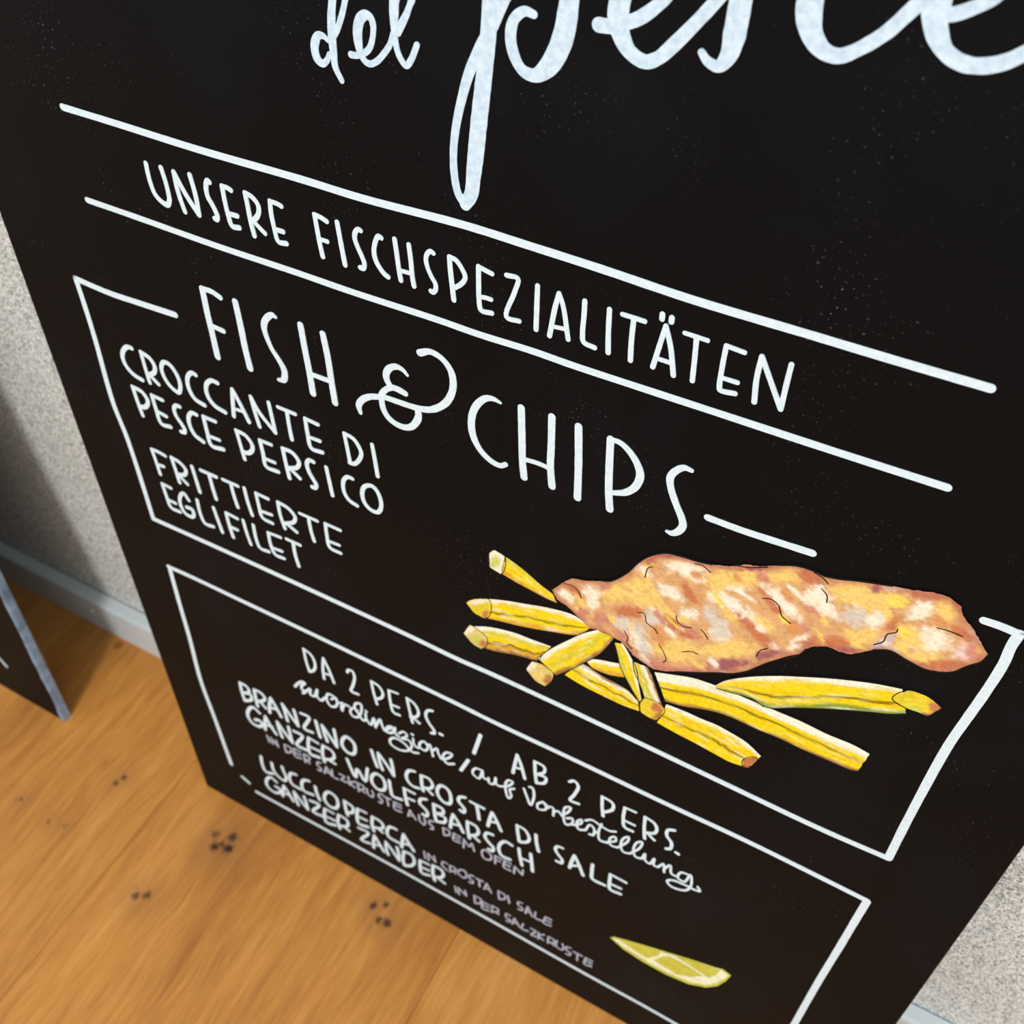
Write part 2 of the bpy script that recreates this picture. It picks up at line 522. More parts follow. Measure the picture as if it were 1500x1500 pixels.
STROKES = [
('line', 'upper heading rule', '''
80.7,676.3,3.6 113.8,675.8,3.6 166.3,674.6,3.6 224.4,674.6,3.6 257,674,3.6 308.1,675.2,3.6 338.6,674.4,3.6 370,673.4,3.6 408.7,671.6,3.6 452.4,671.3,3.6 486.9,671,3.6 517.3,671,3.6
'''),
('line', 'lower heading rule', '''
78.7,627.5,3.4 112.7,626.9,3.4 166.1,625.5,3.4 213.8,625.3,3.4 247.7,624.7,3.4 292.5,624.9,3.4 314.9,624.4,3.4 341.2,624.9,3.4 360.7,624.4,3.4 392.4,624.4,3.4 422.8,624.5,3.4 473.3,624.6,3.4 516.7,625,3.4
'''),
('line', 'frame stroke left of FISH', '''
48.8,572.3,3.8 74,570.8,3.8 94.6,571.4,3.8 123.2,572.5,3.8
'''),
('line', 'left side of the upper frame', '''
48.8,572.3,3.9 49.1,554.9,3.9 48.8,532.3,3.9 46.4,483.2,3.9 49,456.6,3.9 49.6,421.5,3.9 49.4,383.4,3.9
'''),
('line', 'bottom side of the upper frame', '''
49.4,383.4,4 114.9,384.4,4 166.7,384.8,4 259.8,384.6,4 296,383.6,4 320.1,384.4,4 379.6,384.3,4 464.1,382.6,4 522.3,381.6,4 558.7,383.2,4
'''),
('line', 'right side of the upper frame', '''
558.8,384,4.2 558.2,422,4.2 558.4,486.6,4.2 559.8,508.2,4.2 561.2,528,4.2 562,548.4,4.2 561.4,559.9,4.2 561.9,567.5,4.2
'''),
('line', "short stub at the frame's upper right corner", '''
548.4,567.4,4 554.6,567.7,4 562,567.2,4
'''),
('line', 'frame stroke right of CHIPS', '''
430.5,568,3.7 445.7,567.9,3.7 462.5,568.8,3.7 477.3,569.7,3.7
'''),
('line', 'top side of the lower frame', '''
49,334.9,4 73.9,335.9,4 114.7,336.1,4 180.4,336.7,4 236.4,336.6,4 294.6,336.4,4 319.9,335.7,4 382.7,336.6,4 442.2,336.8,4 488.7,338,4 532.3,337.1,4 559.5,336.2,4
'''),
('line', 'left side of the lower frame', '''
49.8,335.3,4 48.1,297.1,4 46.7,251.9,4 43.4,196.3,4 45.6,146.1,4 47.3,98.7,4 48.2,75.3,4
'''),
('line', 'right side of the lower frame', '''
559.7,335.5,4.2 559.1,309.7,4.2 558.5,275.4,4.2 557.3,225.2,4.2 556.5,150.2,4.2 555.5,45.8,4.2
'''),
('line', 'bottom side of the lower frame', '''
71.4,47.1,4 121.3,48.2,4 210.1,50.9,4 304,51.5,4 409.5,50.5,4 460.2,51.7,4 505.8,50.1,4 555.5,45.8,4
'''),
('line', "short dash at the frame's lower left corner", '''
57.7,61.5,3.6 64.8,57.4,3.6
'''),
('word', 'UNSERE', '''
129.3,659.3,2.8 129,654.3,2.9 129.2,649.3,2.9 130.4,644,2.9 133.5,641,2.9 137.4,640,2.9 139.5,642.8,2.9 140,646.4,2.8 139.9,652.5,2.8 139.4,656.8,2.8 139,659.5,2.8
148.5,639.3,2.8 147.6,643.8,2.8 146.8,650.9,2.8 147,659.2,2.8
147,659.2,2.9 151.6,649.3,2.9 157.7,640.1,2.9
157.7,640.1,2.9 158.2,649.9,2.8 157.3,660.3,2.8
169,659.6,2.8 168,660.1,2.8 166.8,658.3,2.8 166,655.1,2.8 166.2,651.3,2.8 167.8,648.4,2.8 169.3,644.9,2.8 169.9,642.5,2.8 169,640.7,2.8 167.9,640.9,2.8
176.6,659.5,2.7 176.6,652.3,2.7 177.1,644.7,2.7 178.3,639.8,2.7 182.7,640.1,2.7
176.6,659.5,2.5 179.6,659.5,2.5 181.9,658.8,2.5
177.8,646,2.6 182.8,646.2,2.6
190.3,659.6,2.6 190.6,653.7,2.6 190.8,645.6,2.6 191.6,638.5,2.7
190.3,659.6,2.7 194.2,658.4,2.7 196.9,655.4,2.7 196.6,651.5,2.7 194.3,648.1,2.7 192,646.3,2.7
192.3,646.2,2.5 195,643.9,2.5 198.4,641.4,2.5
204.6,659.2,2.6 204.2,652.9,2.6 204.7,645.4,2.6 205.9,639.3,2.6 210.7,639.6,2.6
204.6,659.2,2.4 208.8,659,2.4 211.1,658.4,2.4
205,645.4,2.5 209.8,645.4,2.5
'''),
('word', 'FISCHSPEZIALITÄTEN', '''
229.7,659.2,2.5 230.2,651.9,2.6 230.7,645,2.6 231.5,638.8,2.6
229.7,659.2,2.5 233.3,658.7,2.5 236.3,657.7,2.5
230.7,647.5,2.2 235.3,647.5,2.2
242.1,658.8,2.6 243,648.4,2.6 244,638.2,2.6
254.7,658.2,2.4 253.4,658.5,2.4 251.6,656.3,2.5 251.1,653.4,2.5 252.1,649.9,2.5 254,645.6,2.5 255.1,642.1,2.5 254.3,639.5,2.5 252.6,639.4,2.5
265.6,657.7,2.4 264.2,658.1,2.4 262.4,655.2,2.4 261.1,650.3,2.4 261.5,646.1,2.5 263.2,642.8,2.5 265.6,640.2,2.5 267.7,639.1,2.4
272.7,659.1,2.4 273.3,652.7,2.4 273.9,644.8,2.4 274.6,639.5,2.4
280,658.5,2.3 280.6,650.6,2.4 280.9,643.1,2.4 281.5,638.7,2.4
274.7,644.4,2.1 280.7,644.7,2
292.3,657.9,2.3 290.9,658.4,2.3 289.2,656.7,2.3 288.4,653.9,2.3 289.1,649.9,2.3 290.9,646.1,2.3 292.8,642.9,2.3 292.6,640.1,2.4 291.2,638.5,2.4 290.2,638.8,2.4
300.4,658.5,2.4 300.7,652.4,2.5 301.3,645.6,2.5 302,638,2.5
300.4,658.5,2.3 303.6,657.9,2.3 306.7,654.4,2.3 308.1,650.9,2.3 306.2,647.4,2.3 302.9,644.5,2.3
314.7,658.1,2.4 314.7,649.7,2.4 314.8,642.8,2.4 315.8,637.3,2.4 321.1,637.5,2.4
314.7,658.1,2.2 318.3,657.3,2.2 321.3,656.7,2.2
315.4,643.8,2.1 318.2,644.2,2.1 320.8,644.2,2.1
328.2,658.1,2.2 333.6,658.1,2.2 332.2,651.4,2.2 328.4,638,2.2 334.6,637.9,2.2
342.8,657.5,2.3 342.8,650.6,2.4 342.8,636.6,2.4
352.7,657,2.2 351.2,649.6,2.3 349.3,635.6,2.3
352.7,657,2.2 354.9,651.3,2.2 357.9,636.6,2.3
350.9,640.5,2 355.7,641.1,2
364.3,657.1,2.3 364.4,650.2,2.3 364.3,641.7,2.3 365.1,637.7,2.3 370.2,636.7,2.3
375.3,656.7,2.3 375.7,646.4,2.3 376.4,636.5,2.4
381,656.3,2.1 386.2,656.3,2.1 390.7,656.2,2.1
386,655.8,2.3 386,646.2,2.3 386.5,636.2,2.3
399.6,657,2.2 398.3,648.9,2.2 396.4,636.5,2.3
399.6,657,2.2 402.7,648.3,2.2 405.5,635.7,2.3
398.2,641.1,2 403.9,641.1,2
397.5,661.7,2.3 397.6,659.5,2.3
401.5,661.4,2.3 401.5,659.5,2.3
407.5,656.4,2 412.6,656.3,2 417,656.2,2
412.5,656,2.2 413.1,646,2.2 413.6,635.9,2.2
424.6,656.4,2.1 424.5,647.2,2.1 424.9,636.9,2.2 425.4,635.7,2.2 431.5,636.3,2.2
424.6,656.4,2 432,655.9,2
425.5,641.6,2 431.6,641.7,2
439.6,635.3,2.3 438.6,646.4,2.2 438.8,656.5,2.2
438.8,656.5,2.2 443.4,648.2,2.2 450.2,636,2.2
450.2,636,2.2 450.1,647,2.2 450.2,656.9,2.1
'''),
('word', 'FISH', '''
148.2,596.2,4 148.2,589.3,4.1 148,581.3,4.1 148.3,570.5,4.1 148.4,554,4.2
148.3,596.5,3.2 154.8,596.6,3.2 160,594.8,3.2
149.2,574.1,3.1 157.1,573.5,3.1
170,595.4,4 170.4,581.3,4.1 170.5,566.3,4.2 171.2,554.6,4.2
195.8,594.7,2 193.9,595.4,3.1 190.7,593.2,3.7 187.8,589.3,3.9 186.7,584.7,3.5 189.1,574.2,2.9 193.2,567.4,3.4 195.5,562,4 194.1,555.5,3.8 190.4,554.1,2.1
211.5,595.2,3.8 212,580.8,3.8 212.7,567.5,3.9 213,553.7,3.9
225.1,594.6,3.7 226.3,580.5,3.8 226.6,565.8,3.8 227.1,553,3.9
213.9,566.2,2.9 225.3,566.3,2.8
'''),
('word', 'ampersand', '''
282.2,603.3,3.9 287.5,605.9,3.2 292,605.4,3.2 296,603.1,3.2 299.1,598.8,3.7 300.1,593.3,3.9 299.3,587.1,3.7 296.2,580.3,4 291.7,575.2,3.8 286.4,571.6,3.5 280.4,569.8,3.5 274.4,569.2,3.4 266.9,569,3.4 259.3,568.7,3.1 254.5,567.3,3.3 249.7,565.4,3.5 245,561.7,3.7 242.4,557.1,3.8 243,552.7,2.4
274.1,587.6,1.8 271.5,589.9,2.6 267.9,590.4,3.3 263.8,587.9,3.7 261.6,583.7,3.8 261.9,580,3.8 263.8,576.8,3.4
272.1,575.9,3.4 268.6,576.7,3.8 264.5,576.7,3.4 260.1,573.5,3.2 257.6,569.4,3.5 257.4,565,3.5 258.1,560.4,3.5 260.5,556.5,3.5 264.9,554.2,3.5 270.3,554.1,3.5 274.3,556.1,3.6 277.6,560.5,4 279.2,564.7,3.9 279.1,568.6,3.4
'''),
('word', 'CHIPS', '''
325.4,590.8,1.7 321.8,591.6,2.7 317.7,590.4,3.4 313.2,585.3,3.8 310.5,579,3.9 309.6,572.1,3.9 310.4,565.4,3.9 313.6,558.7,3.6 317.8,554.8,3.4 322.5,552.7,3.2 326,552.8,3 328.5,554.7,2.8
336.4,592.2,3.7 337.2,573.4,3.8 337.7,561,3.8 338.8,551,3.9
352.1,593.3,3.6 352.5,575.9,3.7 352.6,564.3,3.7 354,551.9,3.8
339.4,562.4,2.6 345.9,563,2.6 352,562.6,2.5
365.5,593.1,3.7 366.7,574.3,3.8 367.2,562.8,3.8 367.6,550.9,3.9
381.3,592.4,3.6 382,577.1,3.7 383,562,3.7 384.4,551.4,3.8
381.5,592.3,2.5 386.1,592.2,2.8 391.4,588.6,3.2 395.5,583,3.7 397.1,577.7,4 395.4,570.4,3.8 391.2,565.2,3.5 387.6,563.2,2.9 384.1,561.8,2.4
419.7,590.8,2.1 416.3,591,3 412.6,587.4,3.4 410.9,583.1,3.5 411.8,577.5,3.3 415.7,568.6,3.4 419,562.3,3.5 420.1,558,3.7 418.3,553.5,3.6 415.5,551.1,2.8 413.2,551.2,1.6
'''),
('word', 'CROCCANTE', '''
79.2,535.6,3.1 76,535.4,3.1 71.7,531.8,3.2 69.2,527.1,3.2 69,521.6,3.2 71.7,517,3.2 75.7,514.5,3.2 80.6,513.5,3.2
86.2,535,2.8 86.3,524.6,2.8 86.7,513.7,2.8
86.3,535.4,3.1 92.4,533.3,3.1 94.9,528.5,3.1 93.2,523.6,3.1 87.8,519.8,3.1
88.3,520,2.7 94.1,515.3,2.7
103.9,534.7,2.9 100.8,530.6,2.9 100.2,525.8,2.9 101.9,520.1,2.9 105.8,516.1,2.9 109.5,515.1,2.9 112.2,519.7,2.9 112.7,525.7,2.9 110.9,531.2,2.9 107.8,534.6,2.9 103.9,534.7,2.9
127.5,534.3,3 125,534.8,3 121.5,531.8,3 119.4,526.6,3 119.5,520.4,3 122.2,515.2,3 128.8,513.3,3
143.5,534.6,2.9 139.4,534.8,2.9 135.4,531.6,2.9 133.3,526.4,3 133.8,520.4,3 137.3,516.2,3 144.5,514.3,2.9
154.1,534.2,2.7 152.4,524.4,2.8 150.9,514.1,2.8
154.1,534.2,2.7 157.3,527.1,2.7 162,514.3,2.8
152.4,519.8,2.3 159,520.4,2.3
167,534,2.7 167.9,523.7,2.7 169.4,513.8,2.7
167,534,2.7 171.5,524.4,2.7 180.7,514,2.7
179.7,534.8,2.6 180.2,525.5,2.7 180.7,514,2.7
186,534.2,2.4 197.9,534,2.4
192.1,532.4,2.6 192,523.3,2.6 192.3,514,2.7
204.5,533.6,2.6 204.6,523,2.6 205.7,513.2,2.6 213.2,513.4,2.6
204.5,533.6,2.4 213.1,532.9,2.3
206.2,521,2.3 212.7,521.3,2.3
'''),
('word', 'DI', '''
230.3,533.5,2.5 231.1,524,2.5 231.9,513.9,2.5
230.4,533.8,2.6 236.3,532.3,2.6 240.3,524.9,2.6 238.5,519.1,2.6 234.6,514.3,2.6 231.6,513.8,2.7
248.2,533.5,2.5 249,524,2.6 249.8,512.1,2.6
'''),
('word', 'PESCE', '''
69.7,504.2,3 70.2,493.6,3 71.3,483,3
69.7,504.3,3.2 76.9,503.2,3.2 79.9,498.1,3.2 78.3,493.8,3.2 74.7,490.7,3.2 71.4,490.3,3.2
85,503.8,2.9 85.3,493.6,3 86.5,482.6,3 94.1,483.2,2.9
85,503.8,2.7 93.5,503.4,2.7
87,491.7,2.7 92.9,490.9,2.7
107,503.8,2.9 104.1,503.5,2.9 101.6,499.9,2.9 102,494.3,2.9 104.5,490.3,2.9 106.2,486.3,2.9 105.4,483.6,2.9 102.6,482.9,2.9
119.8,502.8,2.9 116.2,502.8,2.9 112.6,498.1,3 111.9,490.8,3 114.2,484.9,3 120,482.2,3
125.4,503.6,2.9 125.4,492.1,2.9 126.3,482,2.9 135.8,482.9,2.9
125.4,503.6,2.6 134.6,503.6,2.5
127.2,489,2.6 134,489.3,2.6
'''),
('word', 'PERSICO', '''
149.8,502.8,2.7 150.7,493.3,2.7 151.7,482,2.8
149.8,503,3 156.6,501.9,2.9 160.2,496.9,2.9 159.6,492.5,3 155.7,488.4,3 151.5,487.6,3
167.2,502.9,2.8 167.7,493.2,2.8 168.1,483.4,2.8 177,483.2,2.8
167.2,502.9,2.4 175.6,503.1,2.4
169,489.6,2.5 175.6,489.7,2.4
183.9,503.8,2.7 184.3,492.9,2.7 185.1,481.9,2.8
183.9,503.9,2.8 190.8,503.5,2.8 194.6,498.2,2.8 192.2,493.2,2.8 185.7,489.8,2.9
186.6,490.2,2.5 193.2,485.3,2.5
205.5,503.1,2.7 202.5,503.2,2.7 200.3,499.4,2.8 201.3,492.9,2.8 203.8,488.2,2.8 204.9,485.3,2.8 203.6,482.8,2.8 201.6,482.5,2.8
214.1,502.8,2.7 214.9,493.1,2.7 215.8,482.3,2.7
231.9,502.2,2.6 228.8,502.2,2.7 225.8,498.8,2.7 224.5,493.3,2.7 225.1,487.8,2.7 227.7,484,2.7 232.8,482.3,2.7
242.1,501.9,2.7 239,498.7,2.8 237.5,492.7,2.8 238.8,486.7,2.8 242.6,483.5,2.8 247.1,484,2.8 249.8,488.9,2.7 250,495.2,2.7 248,500.8,2.7 245.3,502.8,2.7 242.1,501.9,2.7
'''),
('word', 'FRITTIERTE', '''
69.8,454.7,2.8 70.6,445.3,2.8 71.1,434.5,2.9
69.9,455,2.8 75.5,455.3,2.8 81.2,454.4,2.7
70.5,442.7,2.6 76.7,443.6,2.6
86.5,455.2,2.8 87.3,445.1,2.8 87.8,434.7,2.8
86.6,455.4,2.9 93.4,453.9,2.9 97,449.3,2.9 94.4,444.3,2.9 88.2,441.8,2.9
89.1,441.5,2.5 95,436.3,2.5
103.6,455.3,2.8 104.2,445.8,2.8 104.8,434.2,2.9
110.8,455.4,2.7 123.5,455.4,2.6
117.5,454.7,2.8 117.7,445,2.8 118.4,434.4,2.8
128.4,455.4,2.6 140.5,455.4,2.6
134.7,454.6,2.7 135,445.5,2.8 136.1,435.5,2.8
145.6,456.1,2.7 146,444.5,2.7 147.4,433.9,2.7
154.7,456,2.6 154.9,446.2,2.6 156,435.8,2.6 163.5,434.7,2.6
154.7,456,2.4 164.1,455.6,2.4
156.5,441.6,2.4 164.4,442.4,2.3
171.6,456.1,2.5 171.7,445.5,2.5 173.4,435.2,2.6
171.7,456.5,2.7 179,455.1,2.6 183.6,450,2.6 181.5,444.5,2.7 174,439.8,2.7
175.3,440.4,2.4 182.8,436.6,2.4
187.7,454.7,2.4 200.8,454.7,2.4
194.2,453.7,2.6 194.5,443,2.6 195.7,435.2,2.6
206.8,455.4,2.5 206.6,445.3,2.5 207.6,435.6,2.6 215.4,434.8,2.5
206.8,455.4,2.3 217.7,455.3,2.3
207.2,441,2.2 215.2,441.6,2.2
'''),
('word', 'EGLIFILET', '''
69.9,425.3,2.9 70.5,414.5,2.9 71.9,404.8,2.9 79.6,404.5,2.9
70,425.6,2.6 77.4,425.1,2.6
71.6,411.7,2.6 77.7,411.5,2.6
91.6,420.6,2.9 88.6,425.5,2.9 84.1,420.5,2.9 82.3,412.1,2.9 84.4,405.7,2.9 89.2,404.7,2.9 92.4,407.1,2.9 92.4,412.9,2.9 87.8,412.7,2.9
99.8,424.8,2.8 99.4,412.2,2.8 101.4,404.5,2.8 108.7,405,2.8
113.5,424.4,2.8 114.7,414.3,2.8 116.1,403.6,2.8
124,424.2,2.7 124.3,413.7,2.8 125.3,403.5,2.8
124.2,425,2.5 133.3,424.2,2.4
124.7,412.8,2.5 130.8,412.9,2.5
137.9,424.8,2.7 138.5,414.1,2.7 140,404.2,2.7
146.1,424.6,2.7 145.9,412.5,2.7 147.7,404.7,2.7 154.9,405,2.7
157.9,423.7,2.6 157.9,413.2,2.7 160.2,405.1,2.7 167.3,405.1,2.6
157.9,423.7,2.4 167.9,424.5,2.4
159.3,410.6,2.4 166.7,411.5,2.4
172.6,425.5,2.4 183.4,425.5,2.4
177.8,424.3,2.7 177.7,414.1,2.7 179,404.4,2.7
'''),
('word', 'DA', '''
167.8,313.2,2.4 168,300.2,2.4 169.2,289.5,2.5
167.9,314,2.4 173.8,311.2,2.4 176.2,302.1,2.4 174,294,2.4 169.3,289,2.5
185,314.2,2.4 182.9,301.4,2.4 182.3,289.3,2.4
185,314.2,2.4 188.5,303.3,2.4 191.1,290.3,2.4
183,296.1,1.9 189,297.8,1.9
'''),
('word', '2', '''
205,311.3,2.3 206.5,314.9,2.3 209.8,315.5,2.3 211,309.7,2.3 208.1,297.9,2.3 205.9,290.5,2.4 211.9,290.8,2.4
'''),
('word', 'PERS.', '''
225.4,314.3,2.3 226.1,303.3,2.3 227.9,290.2,2.3
225.5,314.7,2.3 231.3,313.3,2.3 234.3,307.2,2.3 232.6,301,2.3 227.2,295.6,2.3
239.7,314.1,2.2 239.9,302.6,2.3 241.9,290.1,2.3 246.7,290.5,2.3
239.7,314.1,1.9 247.1,315.5,1.9
241.4,298.6,2 246.8,299.4,1.9
254.5,315.1,2.2 255.7,303.5,2.2 257.4,289.5,2.3
254.5,315.4,2.2 260.2,313.2,2.2 263.2,305.4,2.2 261,298.8,2.2 256,295.3,2.2
257.3,296.2,2 263.2,292.8,2
274.7,315.1,2.2 271.1,313,2.2 269,306.2,2.2 271,299.2,2.2 274.7,293.4,2.2 275.2,289.9,2.2 272.5,288,2.2
279.7,291.8,2.9 281.1,292,2.9
'''),
('word', 'stroke', '''
311.6,313.9,2.9 306.3,289.2,3
'''),
('word', 'AB', '''
339,311.8,2.4 337.5,299.9,2.5 336.2,288.8,2.5
339,311.8,2.4 342.3,301.6,2.5 345.1,288.8,2.5
337.4,296.2,2 343,298.2,2
351.8,313.9,2.4 352.5,301.7,2.4 353.8,290.7,2.4
351.8,314.3,2.2 358.5,313.3,2.2 358.8,307.1,2.2 353.7,300.7,2.3
354.1,301,2.3 360.2,301.9,2.2 359.2,294.7,2.3 353.8,290.7,2.3
'''),
('word', '2', '''
376.7,310.2,2.3 380.1,313.8,2.3 383,310.3,2.3 381,298.7,2.3 378.5,289.5,2.3 384.5,290.4,2.3
'''),
('word', 'PERS.', '''
399.6,311.5,2.3 400.6,298.9,2.3 401.9,290.2,2.3
399.6,311.7,2.3 406.7,310.1,2.3 407.5,303.2,2.3 402.1,295.1,2.3
415.1,311.7,2.2 415.2,299.2,2.3 417.2,289.7,2.3 422.5,289.6,2.3
415.1,311.7,1.9 422.4,312.5,1.9
415.9,297.2,1.9 423.1,297.5,1.9
428.7,312.3,2.2 429.5,299.5,2.2 431,288.4,2.3
428.7,312.3,2.2 435,310.5,2.2 437.3,305.4,2.2 436.3,299.8,2.2 430.5,295.3,2.2
432.2,295.7,1.9 437.2,291.9,1.9
448,313.5,2.2 444.2,310.5,2.2 444.3,303.5,2.2 447.9,298.5,2.2 448,291.4,2.2 445.5,289,2.2
452,289.7,2.6 453.4,289.5,2.6
'''),
('word', 'su', '''
151.1,259.2,2.4 154.4,264.8,2.4 160,270.9,2.4 162.1,270.7,2.4 158.3,265.1,2.4 158,260.2,2.4 161,259.9,2.4 157.9,255.8,2.4
157.9,255.8,2.3 163.5,263.1,2.3 166.3,266.6,2.3 165.5,259,2.3 168.7,259.3,2.3 173.2,270.1,2.3
173.2,270.1,2.3 171.9,261,2.3 174.7,258.2,2.3 179.3,264.5,2.3
'''),
('word', 'ordinazione', '''
183.2,271.7,2.2 180.8,263.2,2.3 183.5,257.2,2.3 188.5,260.3,2.2 190.7,268.4,2.2 187.8,272.3,2.2 183.2,271.7,2.2
185.3,266.6,1.9 190,271.8,1.9 191.7,267.2,1.9 195.9,269.7,1.9
191.7,267.2,2.1 194.7,267.3,2.1 193.9,262.8,2.1 194.3,259.1,2.1
194.4,260,2 198.1,269.2,2 201.5,269.3,2
208.8,269.8,2.1 204.9,269.7,2.1 201.9,262.9,2.1 203.6,259,2.1 208.4,261.2,2.1 213.2,274.7,2.1 212.7,280,2.1 208.6,277.9,2.1 206.8,271.8,2.1 209.5,265.9,2.1 212.8,260.4,2.1 215.9,263.4,2.1
216.1,270.6,2.1 216.3,263.7,2.1 219.4,259.6,2.1 223.2,270.2,2.1 223.8,259.6,2.1
216.7,274.4,2.2 217.3,273.9,2.2
223.9,260.5,2.1 228.9,272.7,2.1 230,266.4,2.1 231.7,261.4,2.1
231.7,261.4,2.1 238.9,270.9,2 235.1,268.5,2 233.3,261.3,2.1 237.3,262.3,2.1 241.5,271.9,2 241,265,2 243.8,262.6,2
244.1,266.5,1.9 248.8,271.9,1.9 251.3,269.4,1.9 245.9,261.5,2
245.9,261.5,2 252.5,264,2 254.6,259.2,2 250.4,249.7,2 242.4,245.2,2.1 236,246.9,2.1 235.6,252.7,2.1 240.2,258.1,2.1 247.7,257.3,2 254.4,251.3,2 259.9,253.9,2
256.3,269.2,1.9 256.7,262.4,1.9 259.8,260.2,1.9 262.4,269,1.9
255.6,274.1,2.2 256.4,273.9,2.2
266,272.5,2 262.1,268.3,2 261.7,262.2,2 265.7,261.5,2 268.7,268.6,2 266,272.5,2
268.8,269.9,1.9 270.2,272.5,1.9 271.7,265.8,1.9 272.5,259.7,1.9
272.3,266.2,1.9 276.2,272,1.9 277.2,266.8,1.9 279.4,261.8,1.9
279.4,261.8,2 284.3,265.8,2 288.5,274.1,1.9 284.1,273.2,1.9 280.9,264.8,2 284,259.6,2 289.9,263.5,1.9
'''),
('word', 'stroke', '''
301.5,276.7,2.8 295.3,259.7,2.9
'''),
('word', 'auf', '''
312.6,272.7,1.9 307.2,271.2,1.9 304.9,262.6,1.9 309.4,260.2,1.9 312.8,272,1.9 313.4,264.5,1.9 317.4,264.5,1.9
317.4,267.3,1.9 318.1,261.4,1.9 321.4,262.9,1.9 323.1,272.3,1.9 323.7,264.3,1.9 326.7,264.2,1.9
326.7,264.2,1.9 332.6,269.4,1.9 336.1,277.4,1.8 333.1,277.1,1.8 330.6,269.5,1.9 333,254.7,1.9 335.3,258.8,1.9 334.1,266.4,1.9 337.5,270.2,1.8
'''),
('word', 'Vorbestellung', '''
344.7,276.1,2 347.5,266.8,2 350,259.9,2 352.4,273,2 350.9,282.2,2 348.8,281.5,2
359.5,271.5,1.8 355.5,266,1.8 356,260,1.8 361.1,263.2,1.8 361.4,270.4,1.8 358.8,271.6,1.8 363.4,267.4,1.8
363.3,269.4,1.8 366.8,270.3,1.8 367.5,261.2,1.8
367.3,266,1.8 370.9,269.5,1.8 373.6,266.4,1.8
373.6,266.4,1.8 378.3,275.8,1.8 379.2,281.4,1.8 375.7,278.8,1.8 374.8,266.4,1.8 377.1,258.2,1.8 381.5,263.5,1.8 381.1,269.3,1.8 377.3,266.4,1.8
381.9,261.8,1.8 384.3,263.9,1.8 388,269.7,1.8 387.7,273.3,1.8 384.7,268.1,1.8 386.4,260.3,1.8 391.2,263.4,1.8
391.2,263.4,1.8 394.2,272.6,1.7 397,270.4,1.7 396.8,261.9,1.8 394.4,260.9,1.8
397.2,264.5,1.6 399.9,269.1,1.6
401.7,280.2,1.7 400.5,269.6,1.7 402.1,260.1,1.7 407.3,261.5,1.7
390.4,274.6,1.8 394.9,279.2,1.8 401.1,277.6,1.8 407.2,276.6,1.8 411.7,279.5,1.8
407.2,262.1,1.7 412.7,268.6,1.7 411.9,272.9,1.7 408.7,268.3,1.7 409.8,260.5,1.7 414.5,261.5,1.7
414.5,261.5,1.7 420.5,274.6,1.7 420.7,280.8,1.7 417.6,276.3,1.7 416.5,266.6,1.7 418.9,260,1.7 423.5,262.1,1.7
423.5,262.1,1.7 429.3,275.1,1.7 429.8,282.7,1.7 426.7,279.2,1.7 425.3,268.1,1.7 427.7,261.6,1.7 431.7,263.2,1.7
431.7,263.2,1.7 433.2,270.8,1.7 434.1,263.2,1.7 437.2,261.7,1.7 439.7,270.7,1.7 440.3,262.4,1.7 443,262.7,1.7
443,262.7,1.7 446.2,269.8,1.7 447.6,260.5,1.7
447.1,264.1,1.7 450.5,272.2,1.6 452.5,263,1.7 455.7,262.8,1.6
463.1,271.8,1.7 458.2,270.3,1.7 457,261.8,1.7 461.2,261,1.7 464.1,272.8,1.7 466.1,260.6,1.7 463.1,251.2,1.7 454.2,247.6,1.7 450.8,251.8,1.7 454.3,256.2,1.7 463.3,257.9,1.7 469.1,257.9,1.7 472.3,259.6,1.7 470.4,263.1,1.7
'''),
('word', 'BRANZINO', '''
90.8,223.3,3.1 90.2,212,3.1 90.8,201.1,3.1
91,224.2,3 97.2,223.7,3 99.2,219.6,3 96.8,214.9,3 92,212.1,3
91.9,211.6,3 99.7,214.5,3 99,207.3,3 90.7,200.5,3
105.3,224.5,3 104.7,214,3.1 104.4,202.4,3.1
105.4,224.9,2.9 111.9,225.1,2.9 115.2,221.2,2.9 112.2,214.8,2.9 105.2,209.7,3
108.1,212,2.7 113.2,206,2.7
121.8,224.9,3.1 118.2,212.3,3.1 116.7,202.6,3.2
121.8,224.9,3.1 125.3,215.7,3.1 128.6,205.1,3.1
119,210.6,2.6 125.7,212.8,2.6
133,224.9,3.1 133.9,215.5,3.1 134.5,203.5,3.1
133,224.9,3.1 138.9,214.3,3.1 145.1,204.4,3.1
144.2,225,3 144.9,215.3,3.1 145.1,204.4,3.1
150.9,225.3,2.8 158.9,226,2.8 151.2,205.2,2.9 159.4,206,2.8
165.1,225.4,3.1 165.8,214.6,3.1 166.6,204.9,3.1
171,223.9,3 171.7,214.1,3 173.3,204.2,3
171,223.9,3 176.4,214.5,3 182.2,203.6,3
182.5,226.7,2.9 182.7,215.9,3 182.2,203.6,3
194.4,225.8,3 189.8,219.6,3 188.2,208.9,3.1 192.8,203.5,3.1 198,205.9,3 200.6,213.8,3 200,222.4,3 194.4,225.8,3
'''),
('word', 'IN', '''
216.4,224.5,3 218,213.9,3 219.8,204.9,3
222.6,225.4,2.9 222.8,214.5,3 224.6,204.6,3
222.6,225.4,2.9 228.8,216,2.9 234.8,204.5,3
233.9,225.4,2.9 234.7,215.7,2.9 234.8,204.5,3
'''),
